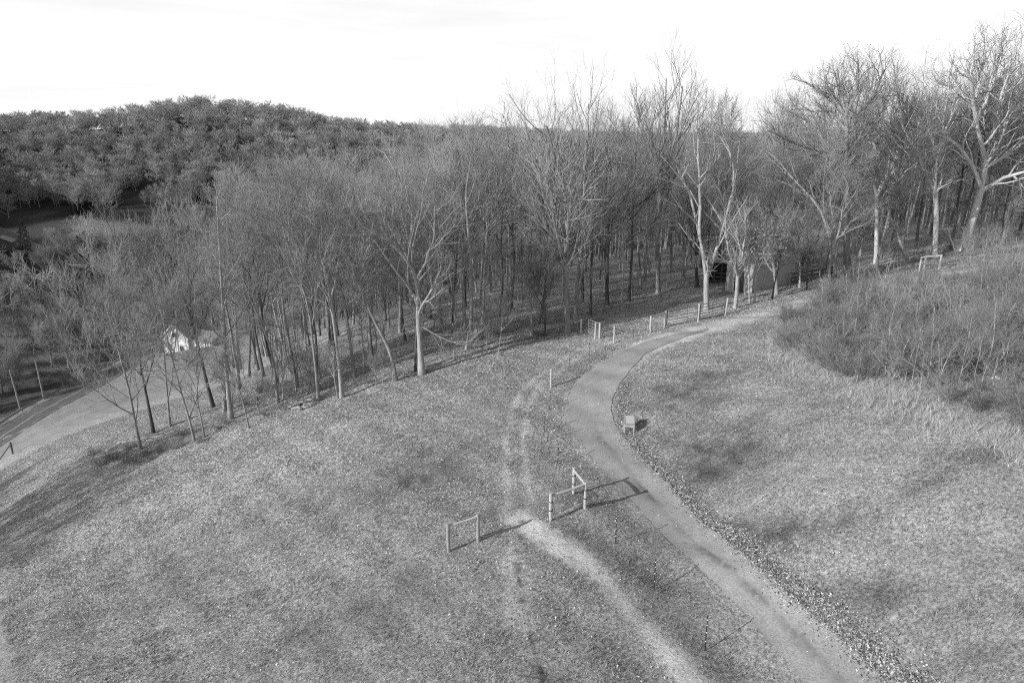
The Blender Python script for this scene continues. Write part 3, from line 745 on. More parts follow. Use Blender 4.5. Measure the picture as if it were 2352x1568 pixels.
 ('tallest oak of the wood with huge pale boughs at the right border', (2214, 575), [(2230, 516), (2240, 483), (2253, 436), (2263, 371)], 19, 75, [([(2253, 436), (2247, 404), (2227, 364), (2197, 331), (2171, 308), (2131, 298), (2095, 290)], 9), ([(2263, 372), (2250, 321), (2240, 272), (2240, 222), (2220, 160)], 10), ([(2263, 371), (2277, 354), (2296, 308), (2316, 262), (2345, 230), (2360, 160)], 10), ([(2262, 385), (2300, 361), (2320, 347), (2352, 340), (2400, 335)], 8), ([(2254, 440), (2283, 417), (2316, 404), (2352, 395), (2410, 385)], 8), ([(2240, 272), (2275, 220), (2290, 160), (2300, 110)], 6), ([(2240, 240), (2190, 200), (2150, 190)], 5), ([(2296, 308), (2290, 240), (2320, 170), (2335, 110)], 5), ([(2240, 225), (2255, 160), (2260, 100)], 5)], dict(seed=39, nlimb=5, clear=.75, ang=.7, lfac=.35, up=.05, k2=9, k3=6, k4=3, rtop=.7, gnarl=.16, r2min=.035, tw=.011, bark='bark_white', leaves=1500)),
 ('pale trunk leaning left with a snapped elbow behind the scrub', (2084, 597), [(2069, 560), (2058, 525), (2045, 500), (2040, 460)], 8, 380, [([(2060, 530), (2040, 500), (2020, 490), (2012, 470)], 4)], dict(seed=40, nlimb=7, clear=.5, ang=.8, lfac=.4, up=.03, k2=6, k3=5, k4=3, gnarl=.2, tw=.009, bark='bark_pale')),
 ('short leaning stem right against the massive shaggy oak', (1959, 638), [(1965, 590), (1969, 540), (1972, 500)], 7, 430, [], tall(seed=41, bark='bark')),
]
for q in HEROES:
    lab, b, tr, w, top, lb, kw = q
    hero('bare_tree', lab, b, tr, w, top, lb, group=EDGE, **kw)

# thin saplings along the edge: trunk with a few twigs
SAPS = [((1106, 819), [(1112, 780), (1117, 738)], 2.6, 690, 'first sapling of three right of the mossy fan crowned tree, slightly bowed'),
        ((1118, 812), [(1119, 760), (1121, 708)], 2.6, 650, 'straight twin stemmed sapling between two bowed ones'),
        ((1145, 809), [(1149, 780), (1152, 754), (1155, 708)], 2.8, 660, 'wavy pale sapling out on the leafy slope'),
        ((1165, 762), [(1167, 725), (1169, 690)], 2.6, 640, 'small straight sapling nearest above the wavy one'),
        ((1043, 825), [(1043, 770), (1042, 700)], 2.2, 660, 'pencil thin sapling left of the mossy fan crowned tree'),
        ((1078, 826), [(1080, 790), (1088, 760)], 2.2, 735, 'tiny sapling bent right below the mossy fan crowned tree'),
        ((865, 892), [(862, 860), (856, 838)], 2.2, 815, 'tiny sapling beside fallen branches at pasture edge'),
        ((650, 917), [(648, 860), (646, 805)], 3.0, 760, 'thin white stemmed sapling by the log pile'),
        ((880, 880), [(878, 850), (878, 820)], 2.4, 770, 'twin whip saplings left of the long leaning tree'),
        ((598, 965), [(594, 945), (590, 925)], 2.0, 890, 'short whip right of the small hooked tree'),
        ((624, 962), [(620, 940), (614, 900)], 2.2, 860, 'short dark whip below the log pile'),
        ((776, 915), [(768, 870), (764, 840), (766, 815)], 3.2, 780, 'crooked companion stem left of the pale grey tree'),
        ((1325, 760), [(1327, 735), (1330, 700)], 2.8, 650, 'whip sapling at the right foot of the big maple'),
        ((1342, 738), [(1346, 700), (1350, 640)], 2.8, 560, 'tall pale whip behind the small gate'),
        ((1245, 763), [(1244, 735), (1246, 715)], 2.4, 680, 'forked whip left of the big maple'),
        ((680, 900), [(678, 870), (676, 830)], 2.4, 790, 'dark whip standing in the leaf litter right of the log pile'),
        ((705, 905), [(702, 870), (697, 820)], 2.4, 780, 'grey whip left of the slender upright tree'),
        ((520, 930), [(517, 900), (512, 850)], 2.6, 800, 'grey whip beside a stump left of the house view')]
for i, (b, tr, w, top, lab) in enumerate(SAPS):
    hero('sapling', lab, b, tr, w, top, group='saplings at the wood edge', seed=200 + i, bark='bark_pale' if i % 3 else 'bark', nlimb=6, clear=.4, ang=.6, lfac=.3, up=.1, k2=4, k3=3, k4=3, gnarl=.14)

# ---------------------------------------------------------------- the wood behind: repeated trees of a few forms
PROTO = []
for i in range(12):
    rng = np.random.default_rng(40 + i)
    H = 19.0
    fr = rng.uniform(0.68, 0.85)
    sway = np.cumsum(rng.normal(0, 0.22, (6, 2)), 0)
    tr = [np.array([0, 0, 0.0])] + [np.array([sway[j, 0], sway[j, 1], H * fr * (j + 1) / 6]) for j in range(6)]
    sp = rng.uniform(0.55, 0.95)
    data = make_tree(np.array(tr), rng.uniform(.13, .2), H, rng, (), nlimb=int(rng.integers(11, 17)), clear=rng.uniform(.42, .6), ang=sp, lfac=rng.uniform(.28, .38), up=rng.uniform(.04, .1), gnarl=rng.uniform(.08, .15), k2=7, k3=5, k4=3, low=3, tw=.0095)
    lo = i % 3
    (tv, tq), (cv, cq), _ = data
    tm = mesh_np('trunk', tv, tq, M[('bark', 'bark_dark', 'bark_pale', 'bark_dark', 'bark')[i % 5]], True)
    cm = mesh_np('crown', cv, cq, M[('twig', 'twig_pale', 'twig')[i % 3]])
    PROTO.append((tm, cm))

EX = np.array([q[1] for q in HEROES], float); EXG = ground_many(EX[:, 0], EX[:, 1])[:, :2]
SHED = G(1725, 668); HOUSE = G(433, 817)
def free_spot(x, y, wood=True):
    if np.hypot(EXG[:, 0] - x, EXG[:, 1] - y).min() < 2.6: return False
    if y < np.interp(x, WOODEDGE[:, 0], WOODEDGE[:, 1]) + 2.5: return False
    if seg_dist(np.array([x]), np.array([y]), YARD)[0] < 4.2: return False
    if math.hypot(x - SHED[0] - 0.5, y - SHED[1] - 2.5) < 6.0: return False
    pq = proj((x, y, hgt(x, y)))
    if pq[0] < 335: return False
    if 335 < pq[0] < 520 and y < HOUSE[1] - 2: return False
    if -104 < x < -60 and y < 135 + .4 * (x + 104): return False
    if x < -52 and y < 105: return False
    if math.hypot(x - HOUSE[0] - 3, y - HOUSE[1] - 3) < 11: return False
    # a gap in the trees in front of the white house
    b = abs(x / y - (HOUSE[0] + .5) / (HOUSE[1])); 
    if b < 0.045 and y < HOUSE[1] and y > 68: return False
    if seg_dist(np.array([x]), np.array([y]), DRIVE_C)[0] < 4: return False
    if seg_dist(np.array([x]), np.array([y]), [(26, 77), (-10, 58)])[0] < 8 and (math.sin(x * 91.7 + y * 37.3) > -.1): return False
    if x > 30 and y < 95 and math.sin(x * 51.7 + y * 77.3) > .5: return False
    return True

def wood_spots():
    rng = np.random.default_rng(11)
    pts = []
    tries = 0
    while tries < 9000 and len(pts) < 1500:
        tries += 1
        th = rng.uniform(-41, 41); r = math.sqrt(rng.uniform(48 ** 2, 215 ** 2))
        x, y = r * math.sin(math.radians(th)), r * math.cos(math.radians(th))
        if not free_spot(x, y): continue
        if x < -100: continue
        gap = 4.2 if y < 90 else 4.2
        if any((x - a) ** 2 + (y - b) ** 2 < gap * gap for a, b in pts): continue
        pts.append((x, y))
    pts.sort(key=lambda p: p[0] ** 2 + p[1] ** 2)
    return np.array(pts)
WOOD = wood_spots()
WZ = height(WOOD[:, 0], WOOD[:, 1])
NEAR_N = 262 - len(HEROES)
WG = 'bare trees standing inside the wood'
def wood_label(x, y, i):
    if x > 22: return 'bare grey tree in the dense wood behind the shed and the big oaks'
    if x > -8: return 'bare slim tree deep inside the wood behind the pasture edge'
    if x > -40: return 'bare tree in the wood on the slope falling to the left'
    return 'bare tree low on the slope near the white house and road'
rngw = np.random.default_rng(5)
for i, ((x, y), z) in enumerate(zip(WOOD[:NEAR_N], WZ[:NEAR_N])):
    tm, cm = PROTO[int(rngw.integers(0, len(PROTO)))]
    r = empty('wood_tree', (x, y, z), rngw.uniform(0, 6.283))
    s = rngw.uniform(0.78, 1.12)
    if x < -45: s *= 0.85
    r.scale = (s * rngw.uniform(.85, 1.1), s * rngw.uniform(.85, 1.1), s)
    r.rotation_euler = (rngw.normal(0, .03), rngw.normal(0, .03), rngw.uniform(0, 6.283))
    tag(r, wood_label(x, y, i), 'tree', WG)
    add('trunk', tm, r); add('crown', cm, r)

# ---------------------------------------------------------------- the far woods: too many to count, one object per wood
def far_proto(seed, H=17.0, tw=.05, k2=9, k3=6, nl=12, clear=.25, spread=.55, k4=0):
    rng = np.random.default_rng(seed)
    T = smooth_path([np.zeros(3), np.array([rng.normal(0, .3), rng.normal(0, .3), H * .45]), np.array([rng.normal(0, .6), rng.normal(0, .6), H * .8])], 6)[None]
    R = (0.22 * np.linspace(1, .3, 7))[None]; T[0, 0, 2] -= .5
    P1, R1 = sprout(T, R, nl, clear, 1.0, spread, .2, lambda t, pl: H * .34 * np.sqrt(np.clip(1.08 - ((t - .45) / .62) ** 2, .1, 1)), 4, .05, .1, rng, .55, tw)
    P2, R2 = sprout(P1, R1, k2, .15, 1, .6, .2, lambda t, pl: pl * .5 * (1.1 - .5 * t), 3, .08, .14, rng, .6, tw * .8)
    P3, R3 = sprout(P2, R2, k3, .1, 1, .6, .25, lambda t, pl: pl * .55, 2, .06, .15, rng, .6, tw * .7)
    return join([tubes(T, R, 4), tubes(P1, R1, 3)]), join([tubes(P2, R2, 3), tubes(P3, R3, 3)])

def stuff_wood(name, pts, protos, label, mt, mc, rng, s0=.75, s1=1.15):
    """one object: the tree forms and the spots they stand on, set out by geometry nodes"""
    z = height(pts[:, 0], pts[:, 1]); n = len(pts)
    Vs, Qs, pid, mi, b = [], [], [], [], 0
    for i, ((tv, tq), (cv, cq)) in enumerate(protos):
        for V, Q, m in ((tv, tq, 1), (cv, cq, 0)):
            Vs.append(V); Qs.append(Q + b); b += len(V); pid.append(np.full(len(V), i)); mi.append(np.full(len(Q), m))
    Vs.append(np.c_[pts, z]); pid.append(np.full(n, -1))
    V, Q = np.concatenate(Vs), np.concatenate(Qs); pad = np.zeros(len(V) - n)
    me = mesh_np(name, V, Q, mc, False, {'pid': np.concatenate(pid), 'which': np.r_[pad, rng.integers(0, len(protos), n)],
                 'turn': np.r_[pad, rng.uniform(0, 6.283, n)], 'grow': np.r_[pad, rng.uniform(s0, s1, n)], 'wide': np.r_[pad, rng.uniform(.85, 1.3, n)]})
    me.materials.append(mt); me.polygons.foreach_set('material_index', np.concatenate(mi).astype(np.int32))
    o = add(name, me); tag(o, label, 'woodland', None, 'stuff')
    ng = bpy.data.node_groups.new(name, 'GeometryNodeTree')
    ng.interface.new_socket('Geometry', in_out='INPUT', socket_type='NodeSocketGeometry')
    ng.interface.new_socket('Geometry', in_out='OUTPUT', socket_type='NodeSocketGeometry')
    N, L = ng.nodes, ng.links
    gi, go = N.new('NodeGroupInput'), N.new('NodeGroupOutput')
    def at(nm):
        a = N.new('GeometryNodeInputNamedAttribute'); a.data_type = 'FLOAT'; a.inputs['Name'].default_value = nm; return a.outputs['Attribute']
    def sel(v):
        c = N.new('FunctionNodeCompare'); c.data_type = 'FLOAT'; c.operation = 'EQUAL'
        L.new(at('pid'), c.inputs[0]); c.inputs[1].default_value = v; c.inputs['Epsilon'].default_value = .3
        g = N.new('GeometryNodeSeparateGeometry'); g.domain = 'POINT'
        L.new(gi.outputs[0], g.inputs[0]); L.new(c.outputs[0], g.inputs['Selection']); return g.outputs[0]
    jn = N.new('GeometryNodeJoinGeometry')
    for i in range(len(protos)):
        t = N.new('GeometryNodeGeometryToInstance'); L.new(sel(float(i)), t.inputs[0]); L.new(t.outputs[0], jn.inputs[0])
    ip = N.new('GeometryNodeInstanceOnPoints')
    L.new(sel(-1.0), ip.inputs['Points']); L.new(jn.outputs[0], ip.inputs['Instance'])
    ip.inputs['Pick Instance'].default_value = True
    fi = N.new('FunctionNodeFloatToInt'); L.new(at('which'), fi.inputs[0]); L.new(fi.outputs[0], ip.inputs['Instance Index'])
    cr = N.new('ShaderNodeCombineXYZ'); L.new(at('turn'), cr.inputs['Z'])
    er = N.new('FunctionNodeEulerToRotation'); L.new(cr.outputs[0], er.inputs[0]); L.new(er.outputs[0], ip.inputs['Rotation'])
    mu = N.new('ShaderNodeMath'); mu.operation = 'MULTIPLY'; L.new(at('grow'), mu.inputs[0]); L.new(at('wide'), mu.inputs[1])
    cs = N.new('ShaderNodeCombineXYZ'); L.new(mu.outputs[0], cs.inputs['X']); L.new(mu.outputs[0], cs.inputs['Y']); L.new(at('grow'), cs.inputs['Z'])
    L.new(cs.outputs[0], ip.inputs['Scale'])
    L.new(ip.outputs[0], go.inputs[0])
    o.modifiers.new('trees', 'NODES').node_group = ng
    return o

rngf = np.random.default_rng(77)
mid_protos = [far_proto(300 + i, 18, .02, 8, 6, 14, .4, .7) for i in range(5)]
stuff_wood('mid_woodland', WOOD[NEAR_N:], mid_protos, 'bare woodland continuing over the ridge behind the near trees', M['bark'], M['twig'], rngf)

def sight_table():
    """lowest elevation angle still visible at each bearing and distance, over the land and its woods"""
    th = np.radians(np.linspace(-44, 44, 177)); r = np.arange(60, 1000, 5.0)
    T, R = np.meshgrid(th, r, indexing='ij'); X, Y = R * np.sin(T), R * np.cos(T)
    h = height(X, Y) - CAMZ
    wooded = (Y > np.interp(X, WOODEDGE[:, 0], WOODEDGE[:, 1]) + 12) & (CAMZ - height(X, Y) < 46)
    e = (h + np.where(wooded, 9.0, 0)) / R
    return np.maximum.accumulate(e, axis=1)
SIGHT = sight_table()
def seen(x, y, top):
    th = np.degrees(np.arctan2(x, y)); r = np.hypot(x, y)
    i = np.clip(np.round((th + 44) * 2).astype(int), 0, 176); j = np.clip(((r - 60) / 5).astype(int) - 2, 0, SIGHT.shape[1] - 1)
    return (height(x, y) + top - CAMZ) / r > SIGHT[i, j]

def far_spots(n, rng):
    out = []
    for _ in range(60):
        if len(out) >= n: break
        m = 6000
        th = rng.uniform(-43, 43, m); r = np.sqrt(rng.uniform(195 ** 2, 990 ** 2, m))
        x, y = r * np.sin(np.radians(th)), r * np.cos(np.radians(th))
        D = CAMZ - height(x, y)
        d = 0.9 + 0.5 * (vnoise(x, y, 45, 9) - .3)
        mead = ((x + 255) / 62) ** 2 + ((y - 395) / 62) ** 2 < 1
        valley = (D > 46.0) & (x < -100) & (y > 190)
        keep = (rng.random(m) < d) & ~mead & ~(valley & (rng.random(m) < .95))
        keep &= ~(np.hypot(x + 280, y - 535) < 24)
        keep &= ~((x < -60) & (y < 215) & (x > -128))
        keep[keep] = seen(x[keep], y[keep], 16.0)
        out += list(np.stack([x, y], -1)[keep])
    print('far trees', len(out))
    return np.array(out[:n])
far_protos = [far_proto(400 + i, 19, .085, 9, 5, 15, .16, .85 + .04 * i) for i in range(7)]
FAR = far_spots(8000, rngf)
stuff_wood('far_woodland', FAR, far_protos, 'dark bare woodland covering the far hills up to the skyline', M['far_twig'], M['far_twig'], rngf, .55, 1.2)

# trees outside the frame on the left whose shadows streak the low pasture
for i, (x, y) in enumerate([(-52, 33), (-57, 36.5), (-60, 41), (-66, 47), (-70, 40), (-74, 55), (-53, 40), (-49, 36), (-61, 33), (-64, 38), (-56, 44), (-50, 44), (-47, 40), (-68, 52)]):
    tm, cm = PROTO[i % len(PROTO)]
    r = empty('wood_tree', (x, y, hgt(x, y)), i * 1.3); tag(r, 'bare tree left of the picture throwing long shadows on the pasture', 'tree', 'trees beyond the left border')
    add('trunk', tm, r); add('crown', cm, r)

# ---------------------------------------------------------------- fences and gates
def post(root, px_base, h=1.45, r=0.085, mat='wood_pale', name='post', lean=(0, 0)):
    g = G(*px_base)
    o = Vector(g) - Vector(root.location)
    m = MB(); n = 6
    pts = [o + Vector((lean[0] * i / n, lean[1] * i / n, -0.3 + (h + .3) * i / n)) for i in range(n + 1)]
    m.rod(pts, [r * random.uniform(.93, 1.05) for _ in range(n + 1)], 10)
    m.build(name, M[mat], root)
    return pts[-1]

def rail(root, a, b, r=0.06, mat='wood', name='rail'):
    a, b = Vector(a), Vector(b); m = MB(); n = 5
    m.rod([a.lerp(b, i / n) + Vector((0, 0, random.uniform(-.015, .015))) for i in range(n + 1)], [r * random.uniform(.9, 1.1) for _ in range(n + 1)], 8)
    m.build(name, M[mat], root)

def hbrace(label, posts, pairs, h=1.45, r=.085, drop=.16, mat='wood'):
    g0 = G(*posts[0]); root = empty('fence_brace', tuple(g0)); tag(root, label, 'fence', 'timber brace fence sections')
    tops = [post(root, p, h, r, mat) for p in posts]
    for a, b in pairs:
        d = Vector((0, 0, -drop)); rail(root, tops[a] + d, tops[b] + d, .065, 'wood_pale')
    return root, tops
hbrace('timber brace of two posts and a rail standing alone in the left pasture', [(1030.5, 1266), (1098.5, 1243)], [(0, 1)], mat='wood')
rt, tp = hbrace('corner timber brace of three posts and two rails beside the driveway', [(1264.5, 1195), (1343.6, 1167), (1317.2, 1133)], [(0, 1), (2, 1)], mat='wood_pale')
MB().beam(tp[1] + Vector((0, 0, .0)), tp[1] + Vector((0, 0, .05)), .24, .24).build('post_cap', M['wood'], rt)
mm = MB()
for pb in ((1264.5, 1195), (1343.6, 1167), (1317.2, 1133)):
    o = Vector(G(*pb)) - Vector(rt.location)
    for z in (.55, 1.0): mm.rod([o + Vector((0, 0, z - .02)), o + Vector((0, 0, z + .02))], .1, 10)
mm.build('wire_wraps', M['dark'], rt)
hbrace('distant timber brace of three posts on the crest behind the scrub', [(2111.5, 623), (2122, 620), (2157, 619)], [(0, 2), (1, 2)], 1.4, .08, .1, 'wood_pale')

def single_post(px, h, label, r=.075, mat='wood_pale', lean=(0, 0)):
    g = G(*px); root = empty('fence_post', tuple(g)); tag(root, label, 'fence post', 'pale wooden fence posts')
    top = post(root, px, h, r, mat, 'shaft', lean)
    m = MB(); m.rod([top + Vector((0, 0, -.005)), top + Vector((0, 0, .03))], [r * 1.0, r * .6], 10); m.build('cap', M['wood'], root)
single_post((1265.5, 890), 1.4, 'lone pale fence post left of the driveway bend')
single_post((1334.5, 765.5), 1.3, 'pale post right of the big maple foot, left of the small gate')
single_post((1410, 788), 1.4, 'pale post right of the small open gate')
single_post((1367, 778), 1.35, 'pale post just behind the hinge post of the small gate')
g = G(29.7, 1042); r_ = empty('fence_brace', tuple(g)); tag(r_, 'dark post with diagonal stay near the road at the left border', 'fence', 'timber brace fence sections')
tp_ = post(r_, (29.7, 1042), 1.5, .1, 'bark_dark'); rail(r_, Vector(G(-6, 1062)) - Vector(g), tp_ + Vector((0, 0, -.2)), .06, 'bark_dark', 'stay')

def tube_gate(label, pa, pb, h=1.2, z0=.18, bars=6, ups=2, mat='metal', name='gate', grp='tubular steel gates', dark_end=False, end=None):
    a = Vector(G(*pa)); b = Vector(end) if end is not None else Vector(G(*pb))
    root = empty(name, tuple(a)); tag(root, label, 'gate', grp)
    d = b - a
    A, B = d * .02, d * .98
    fr = MB()
    zz = lambda t, z: A.lerp(B, t) + Vector((0, 0, z))
    for (p, q) in (((0, z0), (0, z0 + h)), ((1, z0), (1, z0 + h)), ((0, z0), (1, z0)), ((0, z0 + h), (1, z0 + h))):
        fr.rod([zz(*p), zz(*q)], .034, 8)
    fr.build('frame', M[mat], root)
    for i in range(1, bars - 1):
        t = (i / (bars - 1)) ** 1.15
        MB().rod([zz(0, z0 + h * t), zz(1, z0 + h * t)], .026, 6).build('bar', M[mat], root)
    for i in range(ups):
        t = (i + 1) / (ups + 1); MB().beam(zz(t, z0), zz(t, z0 + h), .05, .02).build('upright', M[mat], root)
    return root
# the gate line across the lane
root = empty('fence_brace', tuple(G(1493.5, 763.5))); tag(root, 'two pale posts joined by a rail left of the long steel gate', 'fence', 'timber brace fence sections')
t1 = post(root, (1493.5, 763.5), 1.4, .09); t2 = post(root, (1527, 753.5), 1.45, .09)
rail(root, t1 + Vector((0, 0, -.12)), t2 + Vector((0, 0, -.12)), .07, 'wood')
single_post((1603.4, 738), 1.5, 'pale post between the two steel gate leaves', .085)
single_post((1665, 723.5), 1.45, 'leaning pale post at the right end of the steel gates', .085, lean=(.13, 0))
tube_gate('left leaf of the long steel tube gate across the lane', (1529.5, 752.5), (1601.5, 738.5))
tube_gate('right leaf of the steel tube gate, beside the storm broken tree', (1605.5, 737.5), (1663.5, 724.0), bars=6, ups=1)
a_ = Vector(G(1377, 779)); single_post((1377, 779), 1.4, 'pale hinge post of the small open gate')
tube_gate('small steel gate standing open beside the big maple', (1375.5, 778.5), (1351, 768), h=1.15, bars=6, ups=2, mat='metal_grey')
tube_gate('steel panel leaning before the lit end of the shed', (1668, 668), (1699, 672), h=1.1, bars=5, ups=1)

def step_post(px, h, label):
    g = G(*px); root = empty('electric_fence_post', tuple(g)); tag(root, label, 'fence post', 'thin black electric fence posts')
    m = MB(); lx = random.uniform(-.03, .06)
    m.rod([(0, 0, -.2), (lx * .5, 0, h * .5), (lx, 0, h)], .021, 6); m.build('shaft', M['dark'], root)
    for z in (.42, .78, 1.08, 1.3):
        if z < h: MB().rod([(lx * z / h, -.03, z - .02), (lx * z / h, -.02, z + .01)], .022, 6).build('insulator', M['white'], root)
for px, h, lab in [((1619, 1493.5), 1.45, 'thin black post nearest the bottom of the picture, left of the gravel'),
                   ((1502, 1354), 1.4, 'second thin black post up from the bottom along the driveway'),
                   ((1414, 1248), 1.35, 'thin black post between the corner brace and the driveway edge, third from the bottom'),
                   ((1280.5, 1065), 1.3, 'thin black post just above the corner brace'),
                   ((1258, 1013), 1.3, 'thin black post two steps above the corner brace'),
                   ((1250, 990), 1.25, 'thin black post where the cattle path runs beside the drive bend'),
                   ((1262, 940), 1.25, 'thin black post just below the lone pale fence post'),
                   ((1307, 843), 1.25, 'thin black post above the lone pale fence post'),
                   ((1353, 816), 1.25, 'thin black post below the small open gate'),
                   ((1454, 777), 1.2, 'thin black post in the lane left of the long gate'),
                   ((1690, 716), 1.1, 'thin black post at the foot of the low forked tree')]:
    step_post(px, h, lab)

# board fence right of the shed
a, b = Vector(G(1816, 655)), Vector(G(1908, 640))
root = empty('board_fence', tuple(a)); tag(root, 'dark three board fence running right from the shed', 'fence')
d = b - a
for i in range(5):
    p = d * (i / 4); MB().box(p.x - .06, p.x + .06, p.y - .06, p.y + .06, p.z - .3, p.z + 1.35).build('post', M['boards'], root)
for z in (.35, .75, 1.15):
    MB().beam(Vector((0, -.09, z)), d + Vector((0, -.09, z)), .03, .16).build('board', M['boards'], root)

# ---------------------------------------------------------------- little stand beside the drive
g = G(1444, 989)
root = empty('wooden_stand', tuple(g), math.radians(-6)); tag(root, 'small four legged wooden stand with a square board, beside the drive bend', 'stand')
w, dp, h = .27, .26, .78
for sx in (-1, 1):
    for sy in (-1, 1):
        MB().box(sx * w - .035, sx * w + .035, sy * dp - .035, sy * dp + .035, -.1, h if sy > 0 else .5).build('leg', M['wood_pale'], root)
MB().hexa([(-w - .05, -dp - .04, .50), (w + .05, -dp - .04, .50), (w + .05, dp + .06, .80), (-w - .05, dp + .06, .80),
           (-w - .05, -dp - .06, .54), (w + .05, -dp - .06, .54), (w + .05, dp + .04, .84), (-w - .05, dp + .04, .84)]).build('top', M['wood_pale'], root)
m = MB()
for sx in (-1, 1): m.beam((sx * (w + .02), -dp - .05, .555), (sx * (w + .02), dp + .05, .858), .07, .03)
m.beam((-w + .02, -dp - .02, .565), (w - .02, -dp - .02, .565), .08, .03)
m.build('rim', M['wood'], root)
MB().box(-w - .04, w + .04, -dp - .075, -dp - .045, .38, .49).build('apron', M['wood_pale'], root)
MB().box(-w + .04, w - .04, dp - .02, dp + .01, .3, .74).build('back_board', M['wood'], root)

# ---------------------------------------------------------------- shed, barn, flag
def gable_building(root, Wd, Ln, he, hr, wall, roof, over=.2, ridge_along='y', base=-.6):
    """walls with gable ends at y = 0 and y = Ln, ridge along y"""
    m = MB()
    pr = [(0, base), (Wd, base), (Wd, he), (Wd / 2, hr), (0, he)]
    b = [(x, 0, z) for x, z in pr] + [(x, Ln, z) for x, z in pr]
    m._put(b, [(0, 1, 2, 3, 4), (9, 8, 7, 6, 5), (0, 5, 6, 1), (1, 6, 7, 2), (4, 9, 5, 0)])
    m.build('wall', wall, root)
    m = MB(); s = (hr - he) / (Wd / 2)
    for sg in (0, 1):
        x0 = -over if sg == 0 else Wd + over
        z0 = he - over * s
        A = [(x0, -over, z0 + .02), (Wd / 2, -over, hr + .02), (Wd / 2, Ln + over, hr + .02), (x0, Ln + over, z0 + .02)]
        m.hexa(A + [(x, y, z + .09) for x, y, z in A])
    return m.build('roof', roof, root)

c0 = G(1726, 673)
ax = math.atan2(.5, .87)                                    # the long dark wall runs along (.87, .5)
root = empty('shed', (c0[0], c0[1], c0[2] - .05), ax - math.pi / 2 + 0.0)
# local y = along the long wall, local x = towards its right side
root.rotation_euler = (0, 0, ax - math.pi / 2)
tag(root, 'small board shed with a sunlit gable end and a dark long side under the trees', 'shed')
# local +y points along (.87,.5); local +x is then (.5,-.87), the dark side; the lit end is at y = 0
sub = root
m = MB(); Wd, Ln, he, hr = 3.3, 6.2, 2.85, 3.75
pr = [(0, -.8), (-Wd, -.8), (-Wd, he), (-Wd / 2, hr), (0, he)]
b = [(x, 0, z) for x, z in pr] + [(x, Ln, z) for x, z in pr]
m._put(b, [(0, 1, 2, 3, 4), (9, 8, 7, 6, 5), (5, 6, 1, 0), (6, 7, 2, 1), (9, 5, 0, 4)]); m.build('wall', M['siding'], root)
m = MB()
for x0, x1 in ((.25, -Wd / 2), (-Wd - .25, -Wd / 2)):
    z0 = he - .25 * (hr - he) / (Wd / 2)
    A = [(x0, -.25, z0 + .03), (x1, -.25, hr + .03), (x1, Ln + .25, hr + .03), (x0, Ln + .25, z0 + .03)]
    m.hexa(A + [(x, y, z + .07) for x, y, z in A])
rf = m.build('roof', M['metal_grey'], root)
m = MB()
for i in range(22):
    y = -.2 + i * .31; z0 = he - .25 * (hr - he) / (Wd / 2)
    for x0, x1 in ((.25, -Wd / 2), (-Wd - .25, -Wd / 2)):
        m.beam((x0, y, z0 + .115), (x1, y, hr + .115), .05, .03)
m.build('roof_ribs', M['metal_grey'], rf)
MB().box(.2, .26, -.25, Ln + .25, he - .2, he - .06).build('fascia', M['wood_pale'], root)
for x in (.012, -Wd - .012):
    for y in (.0, Ln): MB().box(x - .05, x + .05, y - .05, y + .05, -.5, he - .02).build('corner_board', M['wood_pale'], root)
d_ = MB().box(-2.25, -1.1, -.06, -.012, -.1, 2.05).build('door', M['siding_dark'], root)
MB().box(-1.25, -1.2, -.1, -.06, .95, 1.1).build('handle', M['metal_grey'], d_)
m = MB()
for i in range(5): m.box(-.85, -.45, -.05, -.015, 1.0 + i * .16, 1.07 + i * .16)
m.build('vent_slats', M['white'], root)

b0, b1 = Vector(G(1622, 652)), Vector(G(1673, 648))
root = empty('lean_to_barn', tuple(b0), math.atan2((b1 - b0).y, (b1 - b0).x)); tag(root, 'dark open fronted lean-to barn left behind the shed', 'barn')
L = (b1 - b0).length
m = MB(); m.box(0, L, 2.6, 2.68, -.6, 2.3); m.box(0, .08, 0.05, 2.6, -.6, 2.5); m.box(L - .08, L, .05, 2.6, -.6, 2.5); m.build('wall', M['siding_dark'], root)
for i in range(4):
    x = .06 + (L - .12) * i / 3; MB().box(x - .06, x + .06, -.06, .045, -.6, 2.52).build('post', M['bark_dark'], root)
for z in (.4, .85, 1.3): MB().box(.13, L - .13, -.11, -.065, z, z + .16).build('board', M['boards'], root)
MB().hexa([(-.2, -.4, 2.56), (L + .2, -.4, 2.56), (L + .2, 2.9, 2.34), (-.2, 2.9, 2.34), (-.2, -.4, 2.64), (L + .2, -.4, 2.64), (L + .2, 2.9, 2.42), (-.2, 2.9, 2.42)]).build('roof', M['shingle'], root)

hero('bare_tree', 'thick shaded trunk with the striped flag hanging on it', (1601, 659), [(1599, 600), (1597, 540), (1596, 470)], 8, 360, group=EDGE, seed=61, **{k: v for k, v in tall(bark='bark_dark').items()})
g = G(1601, 659); r0 = ray(1600, 588); k0 = (g[1] - .75) / r0[1]; fp = Vector((r0[0] * k0, r0[1] * k0, r0[2] * k0 + CAMZ))
root = empty('flag', tuple(fp)); tag(root, 'striped flag hanging limp from a tree trunk left of the storm broken tree', 'flag')
MB().rod([(-.05, .62, -.35), (0, 0, .06)], .018, 6).build('pole', M['wood_pale'], root)
nx, nz = 22, 10
V, F0, F1 = [], [], []
for j in range(nz + 1):
    for i in range(nx + 1):
        u, v = i / nx, j / nz; w = .16 + .16 * v
        V.append(((u - .5) * w * 2 - .12 * v, .05 * math.sin(u * 14 + v * 1.5) * (.4 + v), -1.25 * v + .1 * u * (1 - v)))
for j in range(nz):
    for i in range(nx):
        q = (j * (nx + 1) + i, j * (nx + 1) + i + 1, (j + 1) * (nx + 1) + i + 1, (j + 1) * (nx + 1) + i)
        (F0 if (i // 2) % 2 else F1).append(q)
